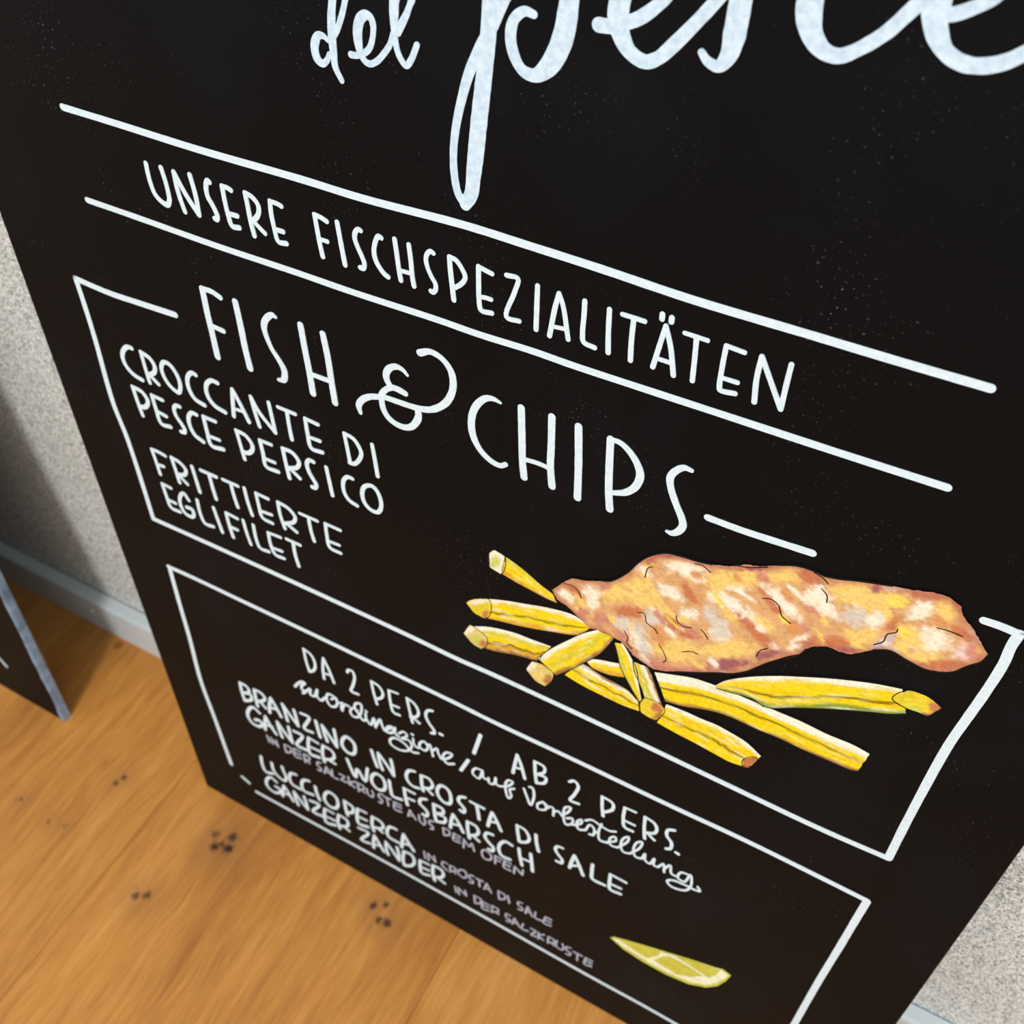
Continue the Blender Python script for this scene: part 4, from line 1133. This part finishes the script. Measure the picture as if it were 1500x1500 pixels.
PAINT = [
('region','fillet',[(357.5,481.0),(363.9,490.8),(368.8,496.2),(374.9,497.7),(384.7,502.5),(389.1,504.8),(392.2,508.2),(397.4,515.5),(402.2,525.1),(407.1,532.0),(414.7,538.0),(421.8,539.6),(430.6,540.6),(436.6,541.9),(444.8,545.2),(446.9,546.4),(452.0,550.1),(456.5,551.4),(464.9,556.3),(473.3,560.1),(480.4,560.6),(485.0,560.1),(490.9,561.5),(498.9,564.6),(503.7,566.1),(511.5,568.5),(519.4,570.4),(526.8,573.2),(533.1,573.7),(538.3,571.0),(540.5,566.6),(542.8,564.2),(545.4,562.5),(550.7,556.0),(555.3,550.9),(554.0,545.4),(551.1,541.5),(548.9,538.0),(546.7,534.2),(542.5,531.1),(536.2,529.1),(528.0,530.3),(520.5,532.0),(514.1,528.8),(508.4,522.8),(505.4,520.0),(500.9,519.1),(495.3,519.3),(489.4,515.7),(487.3,512.2),(484.6,506.7),(480.5,502.7),(476.5,497.9),(472.4,492.9),(468.4,487.2),(464.3,481.3),(457.9,475.3),(450.1,470.9),(442.5,466.1),(429.7,458.6),(424.0,455.2),(418.1,453.0),(409.5,455.9),(405.8,457.3),(403.9,459.9),(398.3,464.0),(395.2,464.3),(385.6,465.2),(380.4,463.6),(375.9,466.9),(368.1,472.6),(360.4,475.5)],[(365.5,481.2,5.0,-2.7,-1.7,-4.1,'w'),(380.5,490.9,5.8,0.4,-1.1,-6.5,'w'),(380.1,482.3,5.0,2.8,0.4,-4.8,'w'),(425.4,532.9,10.6,3.0,0.0,-5.1,'w'),(432.2,529.7,5.1,1.5,0.0,-3.0,'w'),(419.6,513.9,8.4,-1.8,-1.1,-4.7,'w'),(430.3,504.1,5.3,1.7,0.1,-4.6,'w'),(409.0,470.5,6.7,-8.0,-3.5,-6.4,'w'),(397.0,477.8,5.5,-1.1,-1.9,-7.4,'g'),(413.8,490.5,4.8,-2.6,-2.9,-8.2,'g'),(442.3,522.7,4.9,2.8,0.8,-5.3,'w'),(441.7,509.4,4.4,-4.0,-2.4,-5.3,'g'),(412.8,463.9,5.4,-1.1,-1.2,-5.3,'g'),(448.0,498.4,5.2,0.3,-0.4,-6.1,'w'),(400.3,505.9,10.5,11.6,2.7,-6.1,'y'),(390.3,496.4,5.7,3.1,0.7,-7.9,'y'),(408.6,501.2,8.3,2.6,0.0,-5.4,'y'),(441.6,532.4,6.5,3.5,1.3,-8.1,'y'),(427.6,474.6,13.7,4.8,0.1,-8.6,'y'),(447.1,486.7,8.5,5.2,0.8,-5.2,'y'),(386.0,474.2,5.8,0.5,-1.0,-6.0,'p'),(429.3,518.0,5.1,-4.6,-1.6,-3.4,'o'),(424.3,492.4,4.4,-6.4,-2.8,-4.4,'o'),(433.2,490.1,6.3,2.1,0.1,-3.4,'o'),(370.4,488.1,5.5,-1.2,-1.1,-3.7,'o'),(375.6,472.5,4.9,0.4,-1.6,-9.2,'p'),(400.1,488.1,9.5,4.3,0.2,-4.8,'o'),(415.5,458.1,11.2,-0.5,-0.9,-5.4,'p'),(397.9,468.2,6.7,-3.6,-1.3,-3.7,'p'),(407.4,529.1,4.2,5.8,1.1,-1.6,'o'),(414.9,536.6,7.7,3.1,0.1,-1.7,'v'),(387.0,499.9,1.4,-2.1,-2.8,-3.8,'p'),(438.6,466.1,12.4,8.0,0.4,-2.5,'p'),(453.9,479.6,4.8,4.5,1.3,-4.2,'v'),(409.5,475.2,2.2,3.5,5.5,-8.1,'g'),(418.0,480.2,3.0,4.3,3.7,-6.8,'o2'),(429.3,498.1,3.8,-0.8,-0.8,-3.4,'y'),(450.0,533.5,5.5,2.3,0.3,-2.6,'w'),(471.1,534.8,11.0,-7.5,-1.6,-4.6,'w'),(447.8,523.1,6.3,-1.4,-0.9,-4.9,'w'),(457.6,518.6,9.6,-3.6,-1.1,-4.8,'w'),(465.7,517.5,6.8,-3.5,-1.1,-4.0,'y'),(482.9,545.6,3.7,-1.0,-0.9,-5.8,'w'),(489.4,541.1,7.3,-2.8,-0.8,-3.8,'w'),(502.9,544.9,7.3,2.1,0.9,-7.6,'g'),(510.4,546.6,3.8,2.2,1.6,-5.9,'w'),(525.2,561.6,3.2,7.7,3.3,-3.3,'w'),(533.6,546.9,8.3,2.5,1.4,-8.5,'w'),(546.8,547.6,3.1,4.7,2.5,-4.1,'wp'),(482.9,514.7,3.8,8.1,2.2,-2.4,'w'),(447.2,502.1,4.8,0.3,-0.7,-9.1,'g'),(450.0,539.7,10.7,4.3,0.6,-5.9,'y'),(468.6,551.7,7.5,4.0,1.1,-5.4,'y'),(497.4,556.3,9.2,5.1,1.9,-7.5,'y'),(509.3,557.8,8.0,0.1,0.1,-6.1,'y'),(516.0,561.5,4.3,2.5,1.2,-4.4,'y2'),(534.0,565.4,4.5,0.0,0.4,-7.0,'y'),(454.9,492.9,11.2,6.9,1.3,-7.1,'y'),(506.7,533.4,8.9,6.8,1.6,-5.3,'y'),(526.0,543.7,6.4,0.1,0.3,-7.6,'y'),(533.6,535.2,6.9,2.2,0.6,-3.7,'y'),(479.3,522.7,5.0,-2.6,-1.0,-4.0,'o2'),(478.7,556.4,4.9,-1.2,-0.7,-4.3,'o'),(484.8,553.3,4.4,-5.6,-1.5,-2.6,'o'),(466.8,532.4,7.5,-6.5,-1.1,-2.6,'o'),(463.0,510.8,11.4,-8.0,-1.4,-4.0,'o'),(491.2,520.4,9.5,7.3,1.0,-3.4,'o'),(499.7,524.2,4.5,4.2,1.3,-3.5,'o'),(517.1,547.8,2.8,0.8,0.9,-6.1,'o'),(524.6,569.5,5.9,1.6,0.5,-3.4,'o'),(537.0,571.5,1.2,2.0,3.2,-4.4,'o'),(543.8,557.1,6.9,-1.7,-0.1,-3.5,'o'),(551.1,549.6,4.5,0.1,0.4,-5.4,'p'),(542.0,535.7,8.4,5.4,0.9,-3.0,'o'),(456.7,550.2,8.4,5.2,0.4,-1.6,'v'),(455.9,480.9,11.1,8.0,0.9,-4.1,'v'),(471.4,498.5,6.6,6.2,0.9,-2.8,'v'),(516.9,535.4,3.9,6.4,1.3,-2.0,'g2'),(504.0,521.8,5.1,1.6,0.3,-2.1,'v'),(529.7,574.2,4.5,0.6,0.3,-2.2,'o'),(505.9,564.2,2.2,1.2,0.7,-2.8,'v'),(512.6,567.9,4.5,1.8,0.3,-1.6,'w')],'base'),
('line','',[(363.5,489.6),(369.2,490.2),(372.5,488.1),(374.3,484.0)]),
('line','',[(409.2,526.0),(407.1,523.9),(406.4,517.1)]),
('line','',[(429.1,538.6),(432.6,539.2),(436.9,537.0)]),
('line','',[(404.9,490.6),(408.7,491.7),(410.8,485.9),(415.0,484.2),(417.3,481.3)]),
('line','',[(418.7,474.2),(421.8,469.5),(423.8,464.9),(422.7,461.5)]),
('line','',[(399.6,472.8),(402.0,469.2),(401.9,464.7),(405.0,461.8)]),
('line','',[(424.8,499.6),(426.2,495.7),(429.8,494.3),(433.4,495.6)]),
('line','',[(437.9,497.1),(440.0,495.6),(442.4,492.5)]),
('line','',[(430.9,475.2),(435.8,478.6),(439.2,478.7)]),
('line','',[(462.3,533.3),(466.3,534.9),(470.1,532.9),(472.6,527.3),(477.2,524.7)]),
('line','',[(485.4,552.5),(488.3,549.9),(489.2,545.8)]),
('line','',[(519.8,546.0),(519.8,544.0),(516.8,540.8),(516.4,535.7),(513.4,531.8)]),
('line','',[(533.6,555.1),(538.5,555.8),(543.6,555.6)]),
('line','',[(466.6,494.0),(467.7,499.3),(470.6,502.6)]),
('line','',[(480.6,560.0),(484.4,558.9),(487.4,556.7)]),
('line','',[(446.8,546.7),(454.0,549.2),(460.9,553.2)]),
('line','',[(487.2,512.6),(484.7,506.5),(479.1,499.9)]),
('fry','a',[(329.3,490.8),(336.1,488.4),(343.8,484.6),(350.5,480.7),(357.1,477.9)],[(326.6,476.3),(335.3,474.2),(344.2,472.9),(353.0,471.6),(360.4,471.4)],['Yg','Y','Y','O']),
('tip','a',[(319.0,488.2),(322.3,492.3),(328.6,490.7),(326.3,475.7),(319.5,477.5)],[(323.4,489.4,4.5,2.3,0.0,-2.7,'w'),(322.9,483.6,3.3,1.7,0.0,-5.7,'yg'),(324.6,478.1,2.9,-0.6,-1.1,-3.1,'w')],'c'),
('fry','b',[(319.2,452.0),(328.7,456.1),(338.9,459.7),(357.6,465.9),(371.6,468.0),(380.6,463.8)],[(316.9,433.9),(327.6,437.0),(339.3,440.0),(356.2,445.9),(374.6,453.8),(380.7,463.0)],['W','Y','Y','K','Y','O']),
('tip','b',[(303.8,439.8),(306.9,444.2),(311.1,447.5),(318.8,451.3),(320.2,442.1),(316.0,433.1),(309.1,433.8)],[(311.1,444.7,7.1,4.8,0.1,-2.3,'w'),(317.0,437.1,3.5,2.1,-0.1,-4.0,'o')],'yy'),
('fry','c',[(308.9,422.5),(318.1,427.4),(327.7,430.7),(337.1,432.8),(345.2,433.3),(358.9,434.9)],[(315.5,406.0),(324.1,408.0),(333.8,411.8),(342.2,414.2),(350.4,416.6),(353.6,424.2)],['W','Yg','Y','K','O','N']),
('tip','c',[(301.3,411.3),(305.8,421.8),(311.0,420.8),(317.4,416.4),(316.5,408.3),(313.0,404.1),(307.4,405.3)],[(305.8,417.6,3.8,6.6,1.7,-1.7,'w'),(310.6,410.6,4.3,-0.8,-1.6,-4.7,'yg'),(314.3,409.5,3.2,-0.6,-1.4,-4.1,'o')],'yc'),
('fry','d1',[(379.7,435.5),(383.8,439.3),(389.6,442.1),(394.9,443.8),(399.0,445.4)],[(384.4,431.3),(389.4,431.2),(394.8,432.0),(399.0,433.5),(403.7,435.7)],['W','Y','O']),
('fry','d',[(377.1,431.9),(383.9,430.9),(390.7,428.8),(399.5,427.7),(405.6,426.5),(412.1,421.8)],[(367.9,414.8),(377.2,412.6),(386.4,411.6),(397.7,411.1),(405.5,411.0),(414.2,412.3)],['N','W','Y','K','Y','Y']),
('fry','e',[(350.6,419.2),(359.0,433.4),(369.5,447.7),(376.6,456.9),(384.1,464.3)],[(362.9,411.2),(371.0,421.5),(379.3,433.3),(388.1,447.1),(394.7,463.6)],['W','Y','Yg','Y','N']),
('tip','e',[(343.6,404.5),(347.2,414.0),(353.9,415.5),(360.5,412.5),(361.2,410.4),(360.3,404.4),(356.1,396.5),(349.8,397.5)],[(345.9,408.2,3.9,5.9,1.6,-2.7,'w'),(357.9,403.2,3.5,2.3,0.3,-5.9,'n'),(352.0,404.5,4.4,0.5,-0.7,-3.7,'y')],'yc'),
('fry','h',[(418.9,450.8),(428.1,454.8),(439.6,459.2),(451.2,460.8),(458.9,461.0),(471.4,461.1),(484.2,461.3),(496.5,461.4),(508.5,460.3),(521.9,460.6),(530.0,459.2)],[(427.6,430.7),(436.2,432.6),(446.8,437.1),(455.0,440.0),(464.2,441.0),(477.0,440.5),(487.8,441.1),(501.0,440.4),(514.3,440.6),(524.9,440.9),(528.2,442.2)],['W','W','Y','K','Y','Y','N']),
('fry','f',[(395.0,460.0),(397.3,452.8),(400.4,442.3),(406.9,430.6),(413.3,420.9)],[(399.7,462.6),(403.1,457.9),(408.8,447.7),(411.7,435.4),(415.0,422.6)],['Yg','Y','W']),
('fry','g',[(406.3,451.6),(408.1,444.2),(411.6,436.9),(414.3,430.7),(415.9,426.1)],[(415.1,452.2),(417.8,447.3),(419.9,442.4),(422.9,434.8),(426.6,426.0)],['Yg','Yg','W','N']),
('tip','g',[(413.9,419.7),(415.9,426.1),(425.4,426.8),(428.2,423.4),(427.3,418.2),(424.3,411.4),(419.7,411.1),(415.2,412.7)],[(423.8,422.4,3.8,-0.7,-1.0,-5.0,'o'),(425.6,416.1,3.5,4.8,1.1,-2.4,'n')],'yy'),
('fry','i',[(428.5,429.3),(438.6,430.2),(448.9,430.1),(456.5,430.6),(464.2,429.5),(473.6,427.3),(482.8,421.3)],[(425.3,409.6),(436.3,407.9),(447.1,406.8),(457.9,405.3),(468.4,404.1),(474.4,405.2),(478.3,406.2)],['W','Y','Y','K','Y','Y']),
('tip','i',[(474.5,411.4),(480.1,418.1),(481.3,417.6),(478.2,406.4),(475.5,405.6)],[(477.0,410.3,3.0,2.3,0.6,-3.4,'o')],'n'),
('fry','j',[(451.1,461.1),(455.0,467.4),(465.0,477.0),(478.7,486.9),(487.7,492.2),(500.8,499.5),(509.3,503.6),(520.3,508.3),(531.1,511.7)],[(452.0,459.0),(458.3,460.0),(467.7,462.1),(478.6,461.0),(490.5,468.9),(501.2,475.8),(511.7,482.0),(522.7,488.0),(531.0,492.3),(536.8,496.6)],['W','Y','Y','K','Y','G']),
('tip','j',[(529.0,502.8),(533.5,512.0),(539.0,513.2),(542.8,512.8),(548.8,509.3),(547.4,505.6),(545.3,501.0),(540.7,500.6),(535.3,500.3)],[(546.8,507.5,3.0,2.1,1.3,-4.5,'o'),(543.5,500.5,6.2,3.3,0.4,-1.8,'v'),(538.8,501.1,4.1,0.3,0.1,-2.8,'yg')],'yy'),
('line','',[(468.7,462.7),(470.8,462.5),(476.5,460.4)]),
('lemon','peel',[(420.2,133.5),(423.3,138.1),(431.9,142.9),(445.6,149.5),(460.7,156.4),(481.7,166.2),(495.9,171.8),(501.5,174.9),(507.7,172.3),(506.0,160.6),(501.6,146.3),(494.7,135.7),(482.9,127.0),(465.7,123.0),(447.6,123.2),(431.7,126.4)]),
('lemon','pith',[(421.7,134.5),(426.1,136.9),(436.7,140.3),(465.8,156.7),(496.0,170.7),(501.5,172.6),(506.0,170.5),(503.9,160.4),(500.2,149.5),(494.1,139.4),(483.1,131.7),(466.0,127.4),(448.0,127.7),(432.2,130.3)]),
('lemon','segment',[(427.4,138.3),(436.3,144.2),(445.7,148.6),(458.5,152.5),(457.5,146.1),(451.0,133.5),(444.8,132.5),(435.4,135.0)]),
('lemon','segment',[(461.1,149.3),(464.2,152.5),(471.4,153.7),(480.2,152.6),(490.7,150.9),(482.1,139.0),(473.3,132.7),(463.5,133.1),(455.2,135.6)]),
('lemon','segment',[(469.1,158.1),(481.9,164.3),(496.1,170.4),(499.7,171.0),(498.9,162.9),(494.6,153.1),(487.7,154.0),(479.7,155.9)]),
]


big = board_root('chalkboard', 'large blackboard with fish and chips painting and white lettering, leaning on the wall', BASE)
board_panel(big, 0.607, 1.0685, 0.0085, BOARD)

names = {'word': 'lettering', 'fine': 'small_lettering', 'line': 'painted_line'}
for idx, (kind, text, data) in enumerate(STROKES):
    v, f = [], []
    for j, st in enumerate(parse(data)):
        if kind == 'fine':
            st = [(a, b, c * 0.85) for a, b, c in st]
        ribbon(st, 0.12 + 0.035 * (j % 9), v, f, idx * 13 + j)
    o = obj(names[kind], v, f, LILAC if kind == 'fine' else (TITLE if text in ('del', 'pesce') else CHALK), big)
    if kind == 'line':
        o['label'] = 'white painted line, ' + text
    elif text == 'stroke':
        o['label'] = 'white slanted stroke between the two languages'
    elif text == 'ampersand':
        o['label'] = 'large white swirling ampersand between FISH and CHIPS'
    elif kind == 'fine':
        o['label'] = 'small dim lilac-white capitals reading ' + text
    else:
        o['label'] = 'white hand lettering reading ' + text

# ---- the painted food (flat picture on the board: pigments mixed per vertex)
PAL = {k: lin(c) for k, c in {
    'base': (222, 172, 118), 'w': (246, 236, 212), 'y': (243, 206, 116), 'y2': (247, 218, 96), 'o': (198, 118, 80),
    'o2': (216, 150, 92), 'p': (206, 138, 116), 'v': (158, 92, 98), 'g': (216, 206, 190), 'wp': (232, 204, 194),
    'g2': (205, 185, 192), 'Y': (244, 214, 22), 'Yg': (216, 206, 62), 'W': (247, 246, 226), 'K': (30, 22, 6),
    'O': (222, 168, 44), 'N': (158, 108, 66), 'G': (128, 150, 52), 'yg': (200, 206, 92), 'c': (238, 238, 208),
    'yy': (234, 212, 54), 'yc': (226, 206, 122), 'n': (176, 112, 72)}.items()}


def blend(a, b, t):
    return tuple(a[i] + (b[i] - a[i]) * t for i in range(3))


def smooth(t):
    t = min(1.0, max(0.0, t))
    return t * t * (3 - 2 * t)


def dab_colour(x, y, basec, patches, jit):
    c = basec
    nx = noise.noise(Vector((x * 0.16, y * 0.16, 3.1)))
    c = blend(c, (c[0] * 0.86, c[1] * 0.78, c[2] * 0.72), smooth(nx * 1.4 + 0.4) * 0.6)
    for k, (cx, cy, ax, ay, bx, by, col) in enumerate(patches):
        det = ax * by - ay * bx
        if abs(det) < 1e-6:
            continue
        dx, dy = x - cx, y - cy
        u = (dx * by - dy * bx) / det
        w = (ax * dy - ay * dx) / det
        r = math.hypot(u, w)
        if r > 2.1:
            continue
        r += jit * noise.fractal(Vector((x * 0.30, y * 0.30, k * 5.3)), 0.8, 2.0, 4)
        t = 1.0 - smooth((r - 0.50) / 0.72)
        if t > 0:
            c = blend(c, PAL[col], t * 0.95)
    return c


def area_paint(name, outline, basec, patches, height, step, parent, rough_edge=0.35, jit=0.33, rim=None):
    pts = []
    n = len(outline)
    for i in range(n):
        a, b = Vector(outline[i]), Vector(outline[(i + 1) % n])
        m = max(1, int((b - a).length / (step * 1.2)))
        for j in range(m):
            p = a.lerp(b, j / m)
            q = Vector((p.x, p.y, 0.0))
            nn = Vector((noise.noise(q * 0.7), noise.noise(q * 0.7 + Vector((9, 3, 1)))))
            pts.append(p + nn * rough_edge)
    ne = len(pts)
    edges = [(i, (i + 1) % ne) for i in range(ne)]
    xs = [p.x for p in pts]
    ys = [p.y for p in pts]
    r = random.Random(len(pts))
    inner = []
    y = min(ys) + step * 0.5
    while y < max(ys):
        # scan line crossings
        cr = []
        for i in range(ne):
            a, b = pts[i], pts[(i + 1) % ne]
            if (a.y > y) != (b.y > y):
                cr.append(a.x + (y - a.y) / (b.y - a.y) * (b.x - a.x))
        cr.sort()
        for k in range(0, len(cr) - 1, 2):
            x = cr[k] + step * 0.6
            while x < cr[k + 1] - step * 0.5:
                inner.append(Vector((x + r.uniform(-.2, .2) * step, y + r.uniform(-.2, .2) * step)))
                x += step
        y += step
    res = delaunay_2d_cdt(pts + inner, edges, [list(range(ne))], 1, 1e-4)
    vv, ff = res[0], res[2]
    cols = [dab_colour(p.x, p.y, basec, patches, jit) for p in vv]
    if rim:
        kd = KDTree(ne)
        for i, p in enumerate(pts):
            kd.insert((p.x, p.y, 0.0), i)
        kd.balance()
        for i, p in enumerate(vv):
            d = kd.find((p.x, p.y, 0.0))[2]
            q = Vector((p.x * 0.12, p.y * 0.12, 4.0))
            wd = rim[1] * (1.0 + 0.9 * noise.fractal(q, 1.0, 2.0, 3))
            cols[i] = blend(cols[i], rim[0], (1.0 - smooth(d / max(0.5, wd))) * 0.75)
    verts = [(p.x * 0.001, -height * 0.001, p.y * 0.001) for p in vv]
    return obj(name, verts, [tuple(q) for q in ff], ART, parent, colors=cols)


def resample(poly, n):
    P = [Vector(p) for p in poly]
    d = [0.0]
    for i in range(len(P) - 1):
        d.append(d[-1] + (P[i + 1] - P[i]).length)
    out = []
    for k in range(n):
        t = d[-1] * k / (n - 1)
        i = 0
        while i < len(P) - 2 and d[i + 1] < t:
            i += 1
        out.append(P[i].lerp(P[i + 1], (t - d[i]) / max(1e-6, d[i + 1] - d[i])))
    return out


def soften(pts):
    if len(pts) < 3:
        return [tuple(p) for p in pts]
    return [(a[0], a[1]) for a in spline([(p[0], p[1], 1.0) for p in pts], 4)]


WEIGHT = {'W': 0.9, 'K': 0.34, 'N': 0.6, 'O': 0.9, 'Y': 1.15, 'Yg': 0.9, 'G': 0.8}


def fry_body(top, bot, bands, height, parent, seed):
    nu, nv = 64, 18
    T, B = resample(soften(top), nu), resample(soften(bot), nu)
    tot = sum(WEIGHT[b] for b in bands)
    cum, a = [], 0.0
    for b in bands:
        cum.append(((a + WEIGHT[b] * 0.5) / tot, WEIGHT[b] * 0.5 / tot, b))
        a += WEIGHT[b]
    verts, cols, faces = [], [], []
    for i in range(nu):
        for j in range(nv):
            v = j / (nv - 1)
            p = T[i].lerp(B[i], v)
            if j in (0, nv - 1) or i in (0, nu - 1):
                q = Vector((p.x * 0.6, p.y * 0.6, seed))
                p = p + Vector((noise.noise(q), noise.noise(q + Vector((5, 5, 5))))) * 0.35
            u = i / (nu - 1)
            vn = v + 0.085 * noise.fractal(Vector((u * 6, v * 1.5, seed)), 1.0, 2.0, 3)
            c = None
            ws = 0.0
            acc = [0.0, 0.0, 0.0]
            for m, hw, b in cum:
                w = math.exp(-((vn - m) / (hw * 0.85)) ** 2)
                if b == 'K':
                    w *= 1.6 * (0.65 + 0.6 * smooth(noise.noise(Vector((u * 7, seed, 2))) + 0.5))
                if b == 'W':
                    w *= 0.75 + 0.7 * noise.noise(Vector((u * 5, seed, 8)))
                for z in range(3):
                    acc[z] += PAL[b][z] * w
                ws += w
            c = tuple(x / max(ws, 1e-5) for x in acc)
            g = smooth(noise.noise(Vector((u * 9, v * 4, seed + 20))) * 1.3 - 0.1)
            c = blend(c, PAL['yg'], g * 0.40)
            st = noise.noise(Vector((u * 5.0, v * 16.0, seed + 40)))
            c = blend(c, PAL['W'], smooth(st * 2.2 - 0.45) * 0.55)
            c = blend(c, PAL['O'], smooth(-st * 2.2 - 0.35) * 0.5)
            verts.append((p.x * 0.001, -height * 0.001, p.y * 0.001))
            cols.append(c)
    for i in range(nu - 1):
        for j in range(nv - 1):
            k = i * nv + j
            faces.append((k, k + nv, k + nv + 1, k + 1))
    return obj('painted_fry', verts, faces, ART, parent, colors=cols)


def outline_of(polys, height, parent, w=0.75):
    v, f = [], []
    for k, (pl, ww) in enumerate(polys):
        ribbon([(p[0], p[1], ww) for p in pl], height + 0.004 * k, v, f, k)
    return obj('brush_line', v, f, BLACKLINE, parent)


fry_obj, fry_lines, level = {}, {}, {}
order = 0
region = None
loose_lines = []
lemon = []
for rec in PAINT:
    if rec[0] == 'region':
        region = rec
    elif rec[0] == 'line':
        loose_lines.append(rec[1 + 1])
    elif rec[0] == 'fry':
        key = rec[1]
        order += 1
        level[key] = 0.10 + 0.05 * order
        fry_obj[key] = fry_body(rec[2], rec[3], rec[4], level[key], big, order * 3.7)
        fry_lines[key] = [(rec[2], 0.55), (rec[3], 0.55)]
    elif rec[0] == 'tip':
        key = rec[1]
        area_paint('fry_end', rec[2], PAL[rec[4]], rec[3], level[key] + 0.02, 0.9, fry_obj[key], 0.25)
        fry_lines[key].append((rec[2] + [rec[2][0]], 0.5))
    elif rec[0] == 'lemon':
        lemon.append(rec)
for key, ls in fry_lines.items():
    for ln in ls:
        outline_of([ln], level[key] + 0.03, fry_obj[key])
outline_of([(loose_lines[-1], 0.5)], level['j'] + 0.03, fry_obj['j'])
rd = random.Random(11)
bx = [p[0] for p in region[2]]
by = [p[1] for p in region[2]]
small_dabs = []
for i in range(230):
    a = math.radians(rd.uniform(-60, -15))
    la, lb = rd.uniform(3.0, 8.0), rd.uniform(1.4, 3.2)
    small_dabs.append((rd.uniform(min(bx), max(bx)), rd.uniform(min(by), max(by)), la * math.cos(a), la * math.sin(a),
                       -lb * math.sin(a), lb * math.cos(a), rd.choice(('w', 'w', 'y', 'y', 'base', 'o2', 'p', 'y2'))))
fish = area_paint('painted_fish_fillet', region[2], PAL['base'], small_dabs[:90] + region[3] + small_dabs[90:160], 0.85, 1.0, big, 0.5, 0.42,
                  rim=(lin((178, 106, 88)), 4.2))
fish['label'] = 'painted golden battered fish fillet'
for l in loose_lines[:-1]:
    outline_of([(l, 0.55)], 0.90, fish)
edge_v = [(a, 0.6) for a in (region[2][4:14], region[2][18:26], region[2][34:44], region[2][50:60])]
for l, ww in edge_v:
    outline_of([(l, ww)], 0.88, fish)

peel = None
hgt = 0.12
for _, nm, pts in lemon:
    c = {'peel': lin((206, 210, 84)), 'pith': lin((246, 248, 214)), 'segment': lin((208, 204, 78))}[nm]
    if nm == 'peel':
        peel = area_paint('painted_lemon_wedge', pts, c, [], hgt, 1.2, big, 0.25)
        peel['label'] = 'painted yellow-green lemon wedge in the lower frame'
    else:
        area_paint('lemon_' + nm, pts, c, [], hgt, 1.2, peel, 0.25)
    hgt += 0.06

# ---- the second board at the left
small = board_root('chalkboard', 'dark blackboard with chipped blue-grey edge at the left, mostly cropped, in front of the baseboard', (-1.290, 0.2305, 0.0))
LH = 1.225
board_panel(small, 0.604, LH, 0.0085, BOARD)
v, f = [], []
n = 190
W2 = 0.604
for i in range(n):
    z = LH * i / (n - 1)
    zl = z
    wv = 0.0028 + 0.0030 * noise.noise(Vector((z * 38, 1.3, 0))) + 0.0009 * noise.noise(Vector((z * 120, 7.3, 0)))
    wv = max(0.0004, wv)
    lift = 0.0085 * math.tan(LEAN) if i == 0 else 0.0
    v += [(W2 - wv, -0.0002, zl), (W2 + 0.0001, -0.0002, zl), (W2 + 0.0003, 0.0012, zl), (W2 + 0.0003, 0.0082, zl + lift)]
for i in range(n - 1):
    for j in range(3):
        k = i * 4 + j
        f.append((k, k + 1, k + 5, k + 4))
e = obj('edge_band', v, f, EDGE, small, True)
e['label'] = 'blue-grey chipped side edge'
v, f = [], []
ribbon([(538.2, 62.6, 3.2), (544.6, 53.5, 3.4)], 0.25, v, f, 3)
o = obj('painted_dash', v, f, CHALK, small)
o['label'] = 'short white painted dash'
